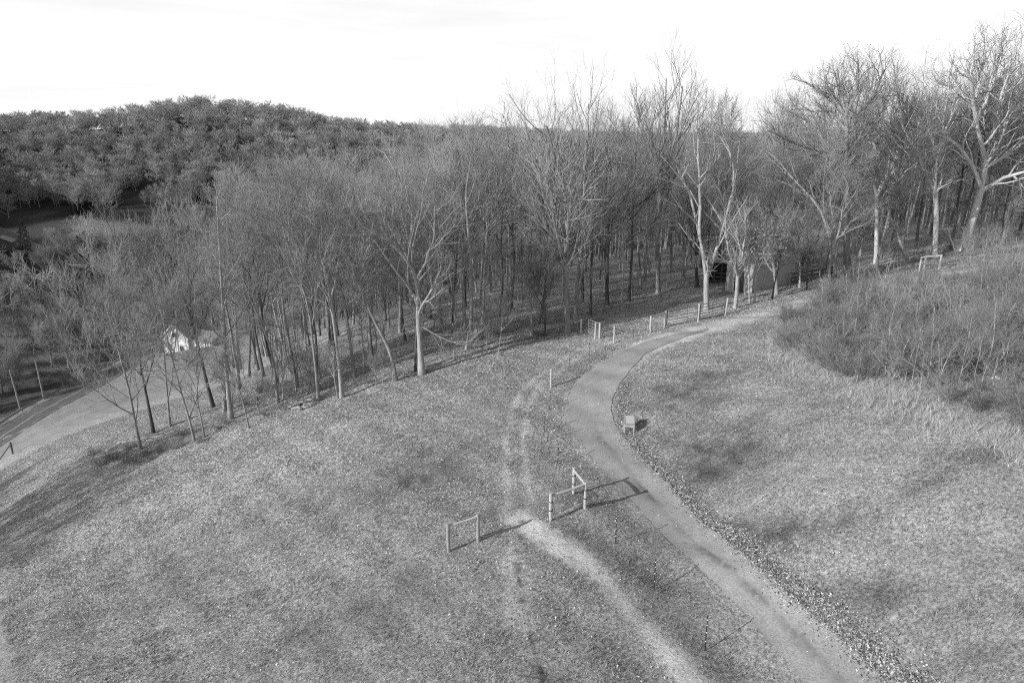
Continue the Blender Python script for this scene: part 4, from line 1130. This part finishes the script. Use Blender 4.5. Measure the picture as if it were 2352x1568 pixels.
me = bpy.data.meshes.new('cloth'); me.from_pydata(V, [], F0 + F1); me.materials.append(M['white']); me.materials.append(M['dark'])
for i, p in enumerate(me.polygons): p.material_index = 1 if i < len(F0) else 0; p.use_smooth = True
add('cloth', me, root)

# ---------------------------------------------------------------- white house down the slope
h0 = Vector(G(379, 813))
root = empty('white_house', tuple(h0), math.radians(-14)); tag(root, 'white clapboard house with a steep gable and a low wing, seen through the trees', 'house')
gable_building(root, 6.6, 8.5, 4.4, 7.2, M['clap'], M['shingle'], .35, base=-1.5)
m = MB(); Wx0, Wx1 = 6.6, 12.2
m.hexa([(Wx0 + .01, .8, -1.5), (Wx1, .8, -1.5), (Wx1, 7, -1.5), (Wx0 + .01, 7, -1.5), (Wx0 + .01, .8, 3.3), (Wx1, .8, 3.3), (Wx1, 7, 3.3), (Wx0 + .01, 7, 3.3)]); m.build('wing', M['clap'], root)
MB().hexa([(Wx0 + .02, .4, 3.25), (Wx1 + .3, .4, 3.25), (Wx1 + .3, 4, 5.0), (Wx0 + .02, 4, 5.0), (Wx0 + .02, .4, 3.4), (Wx1 + .3, .4, 3.4), (Wx1 + .3, 4, 5.15), (Wx0 + .02, 4, 5.15)]).build('wing_roof', M['shingle'], root)
def window(root, x, z, w, h, y):
    f = MB().box(x - w / 2 - .12, x + w / 2 + .12, y - .06, y - .005, z - .12, z + h + .12).build('window', M['white'], root)
    m = MB(); m.box(x - w / 2, x - .03, y - .075, y - .062, z, z + h); m.box(x + .03, x + w / 2, y - .075, y - .062, z, z + h); m.build('pane', M['glass'], f)
for x, z, w, h, y in ((1.8, 1.0, 1.0, 1.3, 0), (4.8, 1.0, 1.0, 1.3, 0), (3.3, 4.1, .9, 1.1, 0), (8.2, .9, 1.0, 1.2, .8), (10.8, .9, .8, 1.2, .8)): window(root, x, z, w, h, y)
MB().box(3.6, 4.3, 5, 5.7, 6.0, 8.2).build('chimney', M['brick'], root)
m = MB(); s = (7.2 - 4.4) / 3.3
for x0, x1, z0, z1 in ((-.35, 3.3, 4.4 - .35 * s, 7.2), (6.95, 3.3, 4.4 - .35 * s, 7.2)): m.beam((x0, -.37, z0 - .02), (x1, -.37, z1 - .02), .05, .22)
m.build('bargeboards', M['white'], root)

# ---------------------------------------------------------------- the county road, its markings, guardrail and poles
RC = np.array([(-80, 20), (-83, 60), (-85.2, 90), (-85.8, 112), (-86, 138), (-83.5, 170), (-76, 205), (-66, 240), (-60, 280)], float)
RC = resample(RC, 220, 60)
tg = np.gradient(RC, axis=0); tg /= np.linalg.norm(tg, axis=1)[:, None]; nr = np.stack([tg[:, 1], -tg[:, 0]], -1)
tag(sheet('road', RC - nr * 3.9, RC + nr * 3.9, M['asphalt'], 220, 9, .05), kind='structure')
M['line'] = m_flat('road_paint', 0.34, 0.2, 3)
for off in (-3.5, -.16, .12, 3.4):
    tag(sheet('road_marking', RC + nr * (off - .09), RC + nr * (off + .09), M['line'], 220, 2, .062), kind='structure')
root = empty('guardrail', (RC[60, 0], RC[60, 1], hgt(*RC[60]))); tag(root, 'steel guardrail along the far side of the road at the left border', 'guardrail')
o_ = Vector(root.location); L_ = RC - nr * 5.0
Zl = height(L_[:, 0], L_[:, 1])
m = MB(); pv = None
idx = list(range(40, 170, 3))
for a, b in zip(idx[:-1], idx[1:]):
    A = Vector((*L_[a], Zl[a] + .62)) - o_; B = Vector((*L_[b], Zl[b] + .62)) - o_
    for dz in (-.09, .09): m.beam(A + Vector((0, 0, dz)), B + Vector((0, 0, dz)), .05, .13)
    m.beam(A + Vector((-.03, 0, 0)), B + Vector((-.03, 0, 0)), .04, .1)
m.build('rail', M['metal_grey'], root)
for a in idx[::2]:
    p = Vector((*L_[a], Zl[a])) - o_; MB().box(p.x - .22, p.x - .06, p.y - .09, p.y + .09, p.z - .3, p.z + .78).build('post', M['wood'], root)

def pole(px, H, label, lean=0):
    g = G(*px); root = empty('utility_pole', tuple(g)); tag(root, label, 'pole', 'poles beside the road')
    MB().rod([(0, 0, -.5), (lean * .5, 0, H * .5), (lean, 0, H)], [.19, .16, .12], 10).build('shaft', M['wood'], root)
    MB().rod([(lean, 0, H - .01), (lean, 0, H + .06)], [.125, .05], 10).build('cap', M['wood_pale'], root)
pole((102, 917), 8.0, 'tall pale wooden pole behind the guardrail', -.25)
pole((47, 937), 7.6, 'wooden pole closest to the left border, leaning slightly', -.5)

# far valley: road, brick house, parked vehicles
FR = line_px([(-60, 498), (4, 532), (46, 556), (90, 578), (150, 598), (215, 612)])
FR = resample(FR, 90, 20); tg = np.gradient(FR, axis=0); tg /= np.linalg.norm(tg, axis=1)[:, None]; nf = np.stack([tg[:, 1], -tg[:, 0]], -1)
tag(sheet('valley_road', FR - nf * 4.5, FR + nf * 4.5, M['asphalt'], 90, 7, .06), kind='structure')
for off in (-4.0, 4.0): tag(sheet('road_marking', FR + nf * (off - .2), FR + nf * (off + .2), M['line'], 90, 2, .085), kind='structure')
h1 = Vector(G(-26, 579)); root = empty('brick_house', tuple(h1), math.radians(24)); tag(root, 'dark brick house with a pale roof edge far down in the valley', 'house')
gable_building(root, 9.5, 9, 4.2, 6.6, M['brick'], M['shingle'], .4, base=-1)
window(root, 6.4, 1.6, 1.1, 1.2, 0); window(root, 3.2, 1.6, 1.1, 1.2, 0); MB().box(2.0, 2.8, 4, 4.8, 5, 8).build('chimney', M['brick'], root)

def vehicle(px, rz, label, cat, name, paint, pickup):
    g = Vector(G(*px)); root = empty(name, tuple(g), rz); tag(root, label, cat)
    L, Wv = (5.6, 1.9) if pickup else (4.7, 1.8)
    m = MB(); m.hexa([(-L / 2, -Wv / 2, .45), (L / 2, -Wv / 2, .45), (L / 2, Wv / 2, .45), (-L / 2, Wv / 2, .45), (-L / 2 + .05, -Wv / 2 + .05, 1.05), (L / 2 - .1, -Wv / 2 + .08, .98), (L / 2 - .1, Wv / 2 - .08, .98), (-L / 2 + .05, Wv / 2 - .05, 1.05)])
    m.build('body', paint, root)
    x0, x1 = (-.6, 1.2) if pickup else (-1.9, 1.0)
    MB().hexa([(x0, -Wv / 2 + .09, 1.02), (x1 + .5, -Wv / 2 + .09, 1.0), (x1 + .5, Wv / 2 - .09, 1.0), (x0, Wv / 2 - .09, 1.02), (x0 + .2, -Wv / 2 + .25, 1.68), (x1 - .2, -Wv / 2 + .25, 1.68), (x1 - .2, Wv / 2 - .25, 1.68), (x0 + .2, Wv / 2 - .25, 1.68)]).build('windows', M['glass'], root)
    MB().box(x0 + .18, x1 - .18, -Wv / 2 + .24, Wv / 2 - .24, 1.685, 1.74).build('roof', paint, root)
    for sx in (-1, 1):
        for sy in (-1, 1):
            x = sx * L * .31; y = sy * (Wv / 2 - .02)
            w_ = MB().rod([(x, y - .12, .36), (x, y + .12, .36)], .37, 14).build('wheel', M['tyre'], root)
            MB().rod([(x, y + sy * .125, .36), (x, y + sy * .14, .36)], .2, 10).build('rim', M['metal_grey'], w_)
    for sy in (-1, 1): MB().box(L / 2 - .09, L / 2 - .03, sy * .65 - .15, sy * .65 + .15, .72, .86).build('headlight', M['white'], root)
    if pickup: MB().box(-L / 2 + .1, -.7, -Wv / 2 + .12, Wv / 2 - .12, 1.06, 1.12).build('bed_cover', M['metal_grey'], root)
vehicle((41, 588), math.radians(6), 'dark pickup truck parked beside the far brick house', 'pickup', 'pickup_truck', M['car_dark'], True)
vehicle((1, 580), math.radians(2), 'pale car parked at the left border by the brick house', 'car', 'parked_car', M['car_pale'], False)
g = G(13, 611); root = empty('road_sign', tuple(g)); tag(root, 'small pale sign on a post in the valley yard', 'sign')
MB().box(-.05, .05, -.05, .05, -.2, 1.6).build('post', M['wood'], root); MB().box(-.45, .45, -.08, -.055, 1.3, 2.4).build('board', M['wood_pale'], root)

# ---------------------------------------------------------------- fallen wood
def log(name, label, px, r, grp, mat='log', lift=.6, zs=None, cat='log'):
    P = [Vector(G(*p)) for p in px]
    if len(P) == 2: P = [P[0], P[0].lerp(P[1], .35), P[0].lerp(P[1], .7), P[1]]
    for i, p in enumerate(P):
        p.z = hgt(p.x, p.y) + r * lift + (zs[i] if zs else 0); p += Vector((random.uniform(-1, 1), random.uniform(-1, 1), 0)) * r * .5
    o = P[0].copy(); root = empty(name, tuple(o)); tag(root, label, cat, grp)
    n = len(P); MB().rod([p - o for p in P], [r * (1 - .35 * i / (n - 1)) for i in range(n)], 10, True, .08).build('stem', M[mat], root)
    t = (P[1] - P[0]).normalized()
    MB().rod([-t * .02, -t * .002], r * .93, 10).build('cut_end', M['wood_pale'], root)
    q = P[n // 2] - o; MB().rod([q, q + Vector((random.uniform(-.3, .3), -.2, .35)) * 1.2], [r * .35, r * .15], 6).build('branch_stub', M[mat], root)
LG = 'fallen logs at the wood edge'
log('fallen_log', 'long pale fallen log lowest down by the leftmost trees', [(222, 1055), (262, 1041), (290, 1033), (320, 1021)], .17, LG, 'wood')
log('fallen_log', 'dark fallen log lying above the long pale one', [(226, 1048), (250, 1036), (279, 1018)], .12, LG)
log('fallen_log', 'smooth fallen log running right behind the leftmost slim tree', [(271, 1019), (317, 1010), (345, 1005), (373, 1002)], .09, LG, 'log')
log('fallen_log', 'thin fallen pole beside the long pale log', [(285, 1040), (322, 1020)], .07, LG)
log('fallen_log', 'forked fallen branch on the pasture below the pale grey tree', [(846, 907), (875, 895), (902, 886)], .07, LG, 'wood_pale')
log('fallen_log', 'short branch crossing the forked fallen branch', [(862, 903), (880, 893), (890, 889)], .05, LG, 'wood')
PG = 'cut logs in the pile under the wood edge'
for i, (p, r, z) in enumerate([([(664, 938), (690, 930)], .16, 0), ([(672, 943), (700, 936)], .15, 0), ([(682, 934), (712, 927)], .17, .1), ([(690, 944), (684, 934)], .12, .1), ([(700, 933), (724, 928)], .16, 0),
                               ([(668, 934), (700, 928)], .1, .25), ([(695, 940), (716, 934)], .1, .05), ([(678, 938), (706, 931)], .11, .3), ([(704, 930), (721, 925)], .13, .25)]):
    log('cut_log', ['cut log at the left end of the pile', 'cut log low at the front of the pile', 'thick cut log in the middle of the pile', 'short cut log lying across the pile front', 'cut log at the right end of the pile', 'thin pole topping the left of the pile', 'thin cut log at the pile front right', 'thin pole lying on the middle of the pile', 'short pale log topping the right of the pile'][i], p, r, PG, ('log', 'wood', 'wood_pale')[i % 3], .8, [z] * 4)
g = G(517, 945); root = empty('tree_stump', tuple(g)); tag(root, 'splintered pale stump beside the tree before the white house', 'stump')
m = MB(); k = 9
for j in range(4):
    for i in range(k):
        a = 2 * math.pi * i / k; rr = .3 - .05 * j; m.V.append((rr * math.cos(a), rr * math.sin(a), -.2 + .3 * j + (random.uniform(0, .55) if j == 3 else 0)))
for j in range(3):
    for i in range(k): m.F.append((j * k + i, j * k + (i + 1) % k, (j + 1) * k + (i + 1) % k, (j + 1) * k + i))
m.F.append(tuple(3 * k + i for i in range(k))); m.build('stump_wood', M['log'], root)
MB().rod([(.1, 0, .6), (.25, .1, 1.2), (.3, .1, 1.5)], [.1, .07, .02], 6, True, .2).build('splinter', M['wood_pale'], root)
g = G(2287, 871); m = MB()
import bmesh
bm = bmesh.new(); bmesh.ops.create_icosphere(bm, subdivisions=2, radius=.17)
for v in bm.verts: v.co *= random.uniform(.8, 1.15); v.co.z *= .7
me = bpy.data.meshes.new('white_stone'); bm.to_mesh(me); bm.free(); me.materials.append(M['stone'])
tag(add('white_stone', me, None, (g[0], g[1], g[2] + .06)), 'white stone lying in the ditch at the right border', 'stone')

# ---------------------------------------------------------------- shrubs and scrub
def shrub_proto(seed, H, stems, lean, k2, k3, tw, droop=0.0, up=.06):
    rng = np.random.default_rng(seed)
    O = np.zeros((stems, 3)); O[:, :2] = rng.normal(0, .16 * H, (stems, 2)); O[:, 2] = -.1
    a = rng.random(stems) * 6.283; l = np.abs(rng.normal(lean, .2, stems))
    D = np.stack([np.cos(a) * l, np.sin(a) * l, np.ones(stems)], -1)
    P1 = grow(O, D, H * rng.uniform(.55, 1.15, stems), 6, up, .12, rng, droop); R1 = (.014 * H ** .5 * rng.uniform(.7, 1.4, stems))[:, None] * np.linspace(1, .4, 7)[None]
    P2, R2 = sprout(P1, R1, k2, .12, 1, .7, .25, lambda t, pl: pl * .5 * (1.15 - .6 * t), 4, up, .16, rng, .65, tw * 1.2)
    P3, R3 = sprout(P2, R2, k3, .1, 1, .7, .3, lambda t, pl: pl * .5 + .06, 2, up * .5, .2, rng, .65, tw)
    return join([tubes(P1, R1, 5)]), join([tubes(P2, R2, 3), tubes(P3, R3, 3)])
M['stem'] = m_flat('shrub_stems', 0.30, 0.5, 3)
M['stem_pale'] = m_flat('pale_stems', 0.3, 0.5, 3)
M['bramble'] = m_twig('bramble_twigs', 0.2, 0.55)
SH = []
for i in range(6):
    a, b = shrub_proto(500 + i, 1.7, 16, .75, 8, 7, .0055, .16, .05)
    SH.append((mesh_np('stems', *a, M['stem']), mesh_np('twigs', *b, M[('bramble', 'bramble', 'twig')[i % 3]])))
YS = []
for i in range(5):
    a, b = shrub_proto(520 + i, 3.6, 4, .22, 8, 6, .0065, 0, .1)
    YS.append((mesh_np('stems', *a, M['stem_pale']), mesh_np('twigs', *b, M['bramble' if i % 2 else 'twig'])))
def inpoly(x, y, P):
    c = np.zeros(np.shape(x), bool); n = len(P)
    for i in range(n):
        (x0, y0), (x1, y1) = P[i], P[(i + 1) % n]
        c ^= ((y0 > y) != (y1 > y)) & (x < (x1 - x0) * (y - y0) / (y1 - y0 + 1e-12) + x0)
    return c
def put_shrub(pr, x, y, s, label, grp, name, rng, cat='shrub', sz=1.0):
    r = empty(name, (x, y, hgt(x, y)), rng.uniform(0, 6.283)); r.scale = (s, s, s * sz); tag(r, label, cat, grp)
    add('stems', pr[0], r); add('twigs', pr[1], r)
rs = np.random.default_rng(21)
SCR = [(1800, 735), (1850, 700), (1925, 680), (1960, 668), (2070, 668), (2180, 655), (2352, 640), (2420, 700), (2420, 1000), (2352, 1000), (2260, 955), (2180, 925), (2080, 885), (1990, 880), (1900, 860), (1830, 825), (1790, 775)]
n = 0
cand = np.stack([rs.uniform(1780, 2400, 2600), rs.uniform(640, 1010, 2600)], -1)
cand = cand[inpoly(cand[:, 0], cand[:, 1], SCR)]
cg = ground_many(cand[:, 0], cand[:, 1]); kept = []
for (px, py), g in zip(cand, cg):
    if seg_dist(np.array([g[0]]), np.array([g[1]]), DRIVE_C)[0] < 2.2: continue
    dark_gap = vnoise(np.array([px]), np.array([py]), 90, 31)[0]
    gap = .62 if dark_gap > .45 else 1.35
    # an opening of pale grass in the middle of the scrub
    if ((px - 2170) / 70) ** 2 + ((py - 790) / 45) ** 2 < 1 and rs.random() < .7: continue
    if any((g[0] - a) ** 2 + (g[1] - b) ** 2 < gap * gap for a, b in kept): continue
    kept.append((g[0], g[1]))
    put_shrub(SH[int(rs.integers(0, 6))], g[0], g[1], rs.uniform(.6, 1.15) * (.75 if py > 880 else 1), 'tangled bare bramble shrub in the thicket on the right bank', 'bramble shrubs of the right hand thicket', 'bramble_shrub', rs)
    n += 1
    if n >= 240: break
ysp = []
for k in range(400):
    px, py = rs.uniform(1890, 2370), rs.uniform(650, 900)
    if not inpoly(np.array([px]), np.array([py]), SCR)[0]: continue
    g = G(px, py)
    if any((g[0] - a) ** 2 + (g[1] - b) ** 2 < 1.7 for a, b in ysp): continue
    ysp.append((g[0], g[1]))
    put_shrub(YS[int(rs.integers(0, 5))], g[0], g[1], rs.uniform(.55, 1.15), 'slender pale stemmed young tree rising out of the right thicket', 'young trees rising from the thicket', 'young_tree', rs, 'young tree')
    if len(ysp) >= 44: break
# taller brush on the crest at the right border
for k in range(34):
    x, y = rs.uniform(40, 58), rs.uniform(60, 80)
    if seg_dist(np.array([x]), np.array([y]), DRIVE_C)[0] < 2.5 or seg_dist(np.array([x]), np.array([y]), WOODEDGE)[0] > 9: continue
    if np.hypot(x - 43, y - 67) < 3.0: continue
    put_shrub(YS[int(rs.integers(0, 5))], x, y, rs.uniform(.6, 1.1), 'tall bare brush on the crest below the big oaks', 'tall brush on the crest', 'tall_brush', rs, 'shrub')
# low brush along the wood edge
for (px, py, s) in [(245, 1062, .75), (265, 1058, .6), (290, 1062, .8), (312, 1066, .5), (330, 1050, .45), (365, 1040, .5), (400, 1032, .55), (230, 1070, .5), (345, 1058, .4), (455, 1018, .4),
                    (215, 1045, .5), (300, 1030, .5), (415, 1000, .5), (520, 975, .4), (610, 955, .4), (500, 985, .35), (845, 880, .4), (1225, 765, .4), (1240, 772, .35), (660, 905, .6), (560, 930, .6), (600, 900, .7)]:
    g = G(px, py); put_shrub(SH[int(rs.integers(0, 6))], g[0], g[1], s, 'low bare shrub in the leaves at the wood edge', 'low shrubs along the wood edge', 'low_shrub', rs)
# undergrowth inside the wood
for k in range(70):
    px = rs.uniform(420, 1900); e = np.interp(px, [420, 640, 968, 1305, 1690, 1905], [1000, 950, 856, 758, 690, 650]); py = e - rs.uniform(12, 95)
    g = G(px, py)
    if not free_spot(g[0], g[1]) or g[1] > 150: continue
    put_shrub(YS[int(rs.integers(0, 5))], g[0], g[1], rs.uniform(.7, 1.5), 'thin understorey sapling on the shaded wood floor', 'understorey saplings in the wood', 'understorey_sapling', rs, 'sapling', 1.1)

# ---------------------------------------------------------------- trees of the valley left of the road
VP = []
for i in range(5):
    rng = np.random.default_rng(600 + i)
    H = 12.5; nst = 4
    tr = [np.zeros(3), np.array([.1, .1, 1.2]), np.array([.15, .2, 3.2]), np.array([.1, .3, 6.0])]
    data = make_tree(np.array(tr), .2, H, rng, (), nlimb=15, clear=.18, ang=.55, lfac=.52, up=.12, k2=8, k3=6, k4=4, tw=.016, twl=1.1)
    (tv, tq), (cv, cq), _ = data
    VP.append((mesh_np('trunk', tv, tq, M['bark']), mesh_np('crown', cv, cq, M[('twig', 'twig_pale')[i % 2]])))
rv = np.random.default_rng(9)
VT = [(-104, 121), (-110, 126), (-104, 134), (-113, 137), (-101, 147), (-108, 149), (-118, 148), (-99, 160), (-108, 163), (-118, 160), (-129, 160), (-97, 175), (-106, 178), (-117, 176), (-128, 175), (-140, 178), (-95, 190), (-105, 193), (-118, 192), (-131, 190), (-145, 194), (-112, 207), (-126, 206), (-98, 205), (-140, 210), (-155, 208), (-121, 134), (-128, 144), (-137, 160), (-150, 180), (-150, 195), (-101, 128), (-125, 118), (-115, 113)]
for x, y in VT:
    x += rv.normal(0, 1); y += rv.normal(0, 1); t, c = VP[int(rv.integers(0, 5))]
    r = empty('valley_tree', (x, y, hgt(x, y)), rv.uniform(0, 6.28)); s = rv.uniform(.75, 1.1); r.scale = (s, s, s)
    tag(r, 'bushy bare tree in the valley beyond the guardrail', 'tree', 'bushy trees in the valley beyond the road'); add('trunk', t, r); add('crown', c, r)
for (px, py, s, lab) in [(125, 640, 1.25, 'pale rounded tree cluster in the middle of the valley, left stem'), (150, 632, 1.15, 'pale rounded tree in the valley just right of its twin'), (100, 636, 1.0, 'pale rounded tree in the valley just left of its twin'), (128, 568, .8, 'thin bare tree standing in the shaded valley meadow')]:
    g = G(px, py); r = empty('valley_tree', tuple(g), px); r.scale = (s * 1.2, s * 1.2, s); tag(r, lab, 'tree', 'bushy trees in the valley beyond the road'); t, c = VP[int(px) % 5]; add('trunk', t, r); add('crown', c, r)
for k in range(46):
    a = rv.uniform(0, 1); i = int(60 + a * 110); p = RC[i] - nr[i] * rv.uniform(6, 20)
    put_shrub(SH[int(rv.integers(0, 6))], p[0], p[1], rv.uniform(.9, 1.8), 'grey roadside bush behind the guardrail', 'roadside bushes behind the guardrail', 'roadside_bush', rv)

def conifer(px, py, H, label, seed, wide=1.0):
    rng = np.random.default_rng(seed); g = G(px, py)
    T = np.array([[[0, 0, -.4], [0, 0, H * .35], [.05, 0, H * .7], [0, .05, H]]]); R = np.array([[.3, .22, .12, .02]])
    n = 46; t = np.linspace(.12, .97, n) ; a = np.arange(n) * 2.4 + rng.normal(0, .3, n)
    O = np.stack([0 * t, 0 * t, t * H], -1); L = H * .22 * wide * (1.05 - t) ** .8 * rng.uniform(.5, 1.25, n) + .3
    P1 = grow(O, np.stack([np.cos(a), np.sin(a), .1 + 0 * a], -1), L, 5, -.03, .06, rng); R1 = np.full((n, 1), .05) * np.linspace(1, .3, 6)[None]
    P2, R2 = sprout(P1, R1, 12, .1, 1, .9, .2, lambda tt, pl: pl * .35 * (1.2 - .7 * tt) + .2, 3, -.08, .1, rng, .7, .04)
    P3, R3 = sprout(P2, R2, 5, .1, 1, .7, .3, lambda tt, pl: pl * .5 + .1, 2, -.15, .1, rng, .9, .05)
    root = empty('conifer', tuple(g)); tag(root, label, 'tree', 'dark conifers in the valley')
    add('trunk', mesh_np('trunk', *join([tubes(T, R, 8), tubes(P1, R1, 4)]), M['bark_dark']), root)
    add('crown', mesh_np('crown', *join([tubes(P2, R2, 3), tubes(P3, R3, 3)]), M['twig_dark']), root)
conifer(64, 596, 17, 'tall dark spruce with drooping boughs by the far pickup', 1)
conifer(48, 626, 9, 'low dark spruce in front of the tall one', 2, 1.8)
conifer(205, 612, 15, 'broad dark conifer beside the valley meadow', 3, 1.9)
conifer(190, 604, 12, 'dark conifer left behind the broad one', 4, 1.8)
conifer(222, 616, 12, 'dark conifer right of the broad one, nearest the wood', 5, 1.8)

# ---------------------------------------------------------------- fallen leaves, turf and dry grass: nobody could count them
rl = np.random.default_rng(3)
def scatter(n, r0, r1, rng, thm=41.5):
    th = np.radians(rng.uniform(-thm, thm, n)); r = np.sqrt(rng.uniform(r0 ** 2, r1 ** 2, n))
    return r * np.sin(th), r * np.cos(th)
x, y = scatter(950000, 17, 88, rl)
t, l, w = marks(x, y)
dd = seg_dist(x, y, DRIVE_C[:150])
dens = np.clip(l * 1.1 - .18 * (1 - l), .06, 1) * (1 - .85 * w) * np.clip(1 + 1.9 * np.minimum(t, .15), .12, 1.3) * (.35 + 1.1 * vnoise(x, y, 1.3, 40) * (.4 + vnoise(x, y, .45, 41)))
dens *= np.where(y < 34, .7, 1)
dens = np.where(dd < 1.65, .012, dens)
keep = (rl.random(len(x)) < dens) & (x > -75)
x, y = x[keep], y[keep]
# the drift along the right edge of the drive, and a thinner one along the left
m_ = 24000; q = rl.random(m_) * (len(DRIFT) - 1.001); i = q.astype(int); f = (q - i)[:, None]
P = DRIFT[i] * (1 - f) + DRIFT[i + 1] * f; tt = DRIFT[i + 1] - DRIFT[i]; tt /= np.linalg.norm(tt, axis=1)[:, None]
P = P + np.stack([tt[:, 1], -tt[:, 0]], -1) * (rl.normal(-.05, .2, m_) * (1 + .9 * (rl.random(m_) < .2)))[:, None]
x = np.r_[x, P[:, 0]]; y = np.r_[y, P[:, 1]]
z = height(x, y) + rl.uniform(.015, .07, len(x))
V, Q = leaf_quads(np.stack([x, y, z], -1), .088, rl, .36)
sh = np.repeat(rl.random(len(x)) ** 1.1, 4)
tag(add('leaf_litter', mesh_np('leaf_litter', V, Q, M['leaf'], False, {'shade': sh})), 'fallen leaves strewn over the pasture and wood floor', 'leaves', None, 'stuff')
print('leaves', len(x))

def blades(x, y, H, Wd, per, lean, rng, dens=None):
    n = len(x)
    x = np.repeat(x, per) + rng.normal(0, Wd * 2.0, n * per); y = np.repeat(y, per) + rng.normal(0, Wd * 2.0, n * per)
    z = height(x, y) - .01; m = len(x)
    a = rng.random(m) * 6.283; h = H * rng.uniform(.5, 1.3, m); l = rng.normal(0, lean, (m, 2)) * h[:, None]
    ux, uy = np.cos(a) * Wd / 2, np.sin(a) * Wd / 2
    B0 = np.stack([x - ux, y - uy, z], -1); B1 = np.stack([x + ux, y + uy, z], -1)
    T = np.stack([x + l[:, 0], y + l[:, 1], z + h], -1)
    V = np.stack([B0, B1, T], 1).reshape(-1, 3)
    return V, np.arange(3 * m, dtype=np.int32).reshape(-1, 3), np.repeat(rng.random(m), 3)
x, y = scatter(120000, 16, 52, rl)
k = (x > -48) & (y < np.interp(x, WOODEDGE[:, 0], WOODEDGE[:, 1]) - 1)
x, y = x[k], y[k]; t, l, w = marks(x, y); dd = seg_dist(x, y, DRIVE_C[:150])
k = (rl.random(len(x)) < (.45 + .75 * vnoise(x, y, .6, 50)) * (1 - .97 * w)) & (dd > 1.75)
hb = .07 + .05 * (vnoise(x[k], y[k], 1.6, 81) > .62) + .09 * (rl.random(int(k.sum())) < .02)
V, Q, s = blades(x[k], y[k], np.repeat(hb, 4), .026, 4, .5, rl)
tag(add('turf_grass', mesh_np('turf_grass', V, Q, M['grass'], False, {'shade': np.clip(s * np.repeat(np.repeat(np.clip(1 + 1.6 * t[k], .15, 1.5), 4), 3), 0, 1)})), 'short grass tufts of the pasture', 'grass', None, 'stuff')
# tall dry grass round the thicket
pp = np.stack([rl.uniform(1760, 2400, 12000), rl.uniform(700, 1080, 12000)], -1)
low = np.interp(pp[:, 0], [1760, 1830, 1900, 1990, 2080, 2180, 2260, 2352, 2400], [800, 838, 880, 915, 940, 985, 1010, 1045, 1050])
d1 = (pp[:, 1] - low + 8)
pk = np.exp(-(d1 / 26.0) ** 2) * (.25 + 1.1 * (vnoise(pp[:, 0], pp[:, 1] * 2, 60, 61) > .42)) + .03 * (d1 < 0) * inpoly(pp[:, 0], pp[:, 1], SCR) + .9 * np.exp(-((pp[:, 0] - 2170) / 80) ** 2 - ((pp[:, 1] - 790) / 50) ** 2)
pk *= .3 + 1.2 * vnoise(pp[:, 0], pp[:, 1], 40, 60)
k = rl.random(len(pp)) < pk * .8
gg = ground_many(pp[k][:, 0], pp[k][:, 1])
V, Q, s = blades(gg[:, 0], gg[:, 1], .42, .013, 14, .45, rl)
tag(add('dry_grass', mesh_np('dry_grass', V, Q, M['straw'], False, {'shade': s})), 'tall dry grass fringing the thicket', 'grass', None, 'stuff')
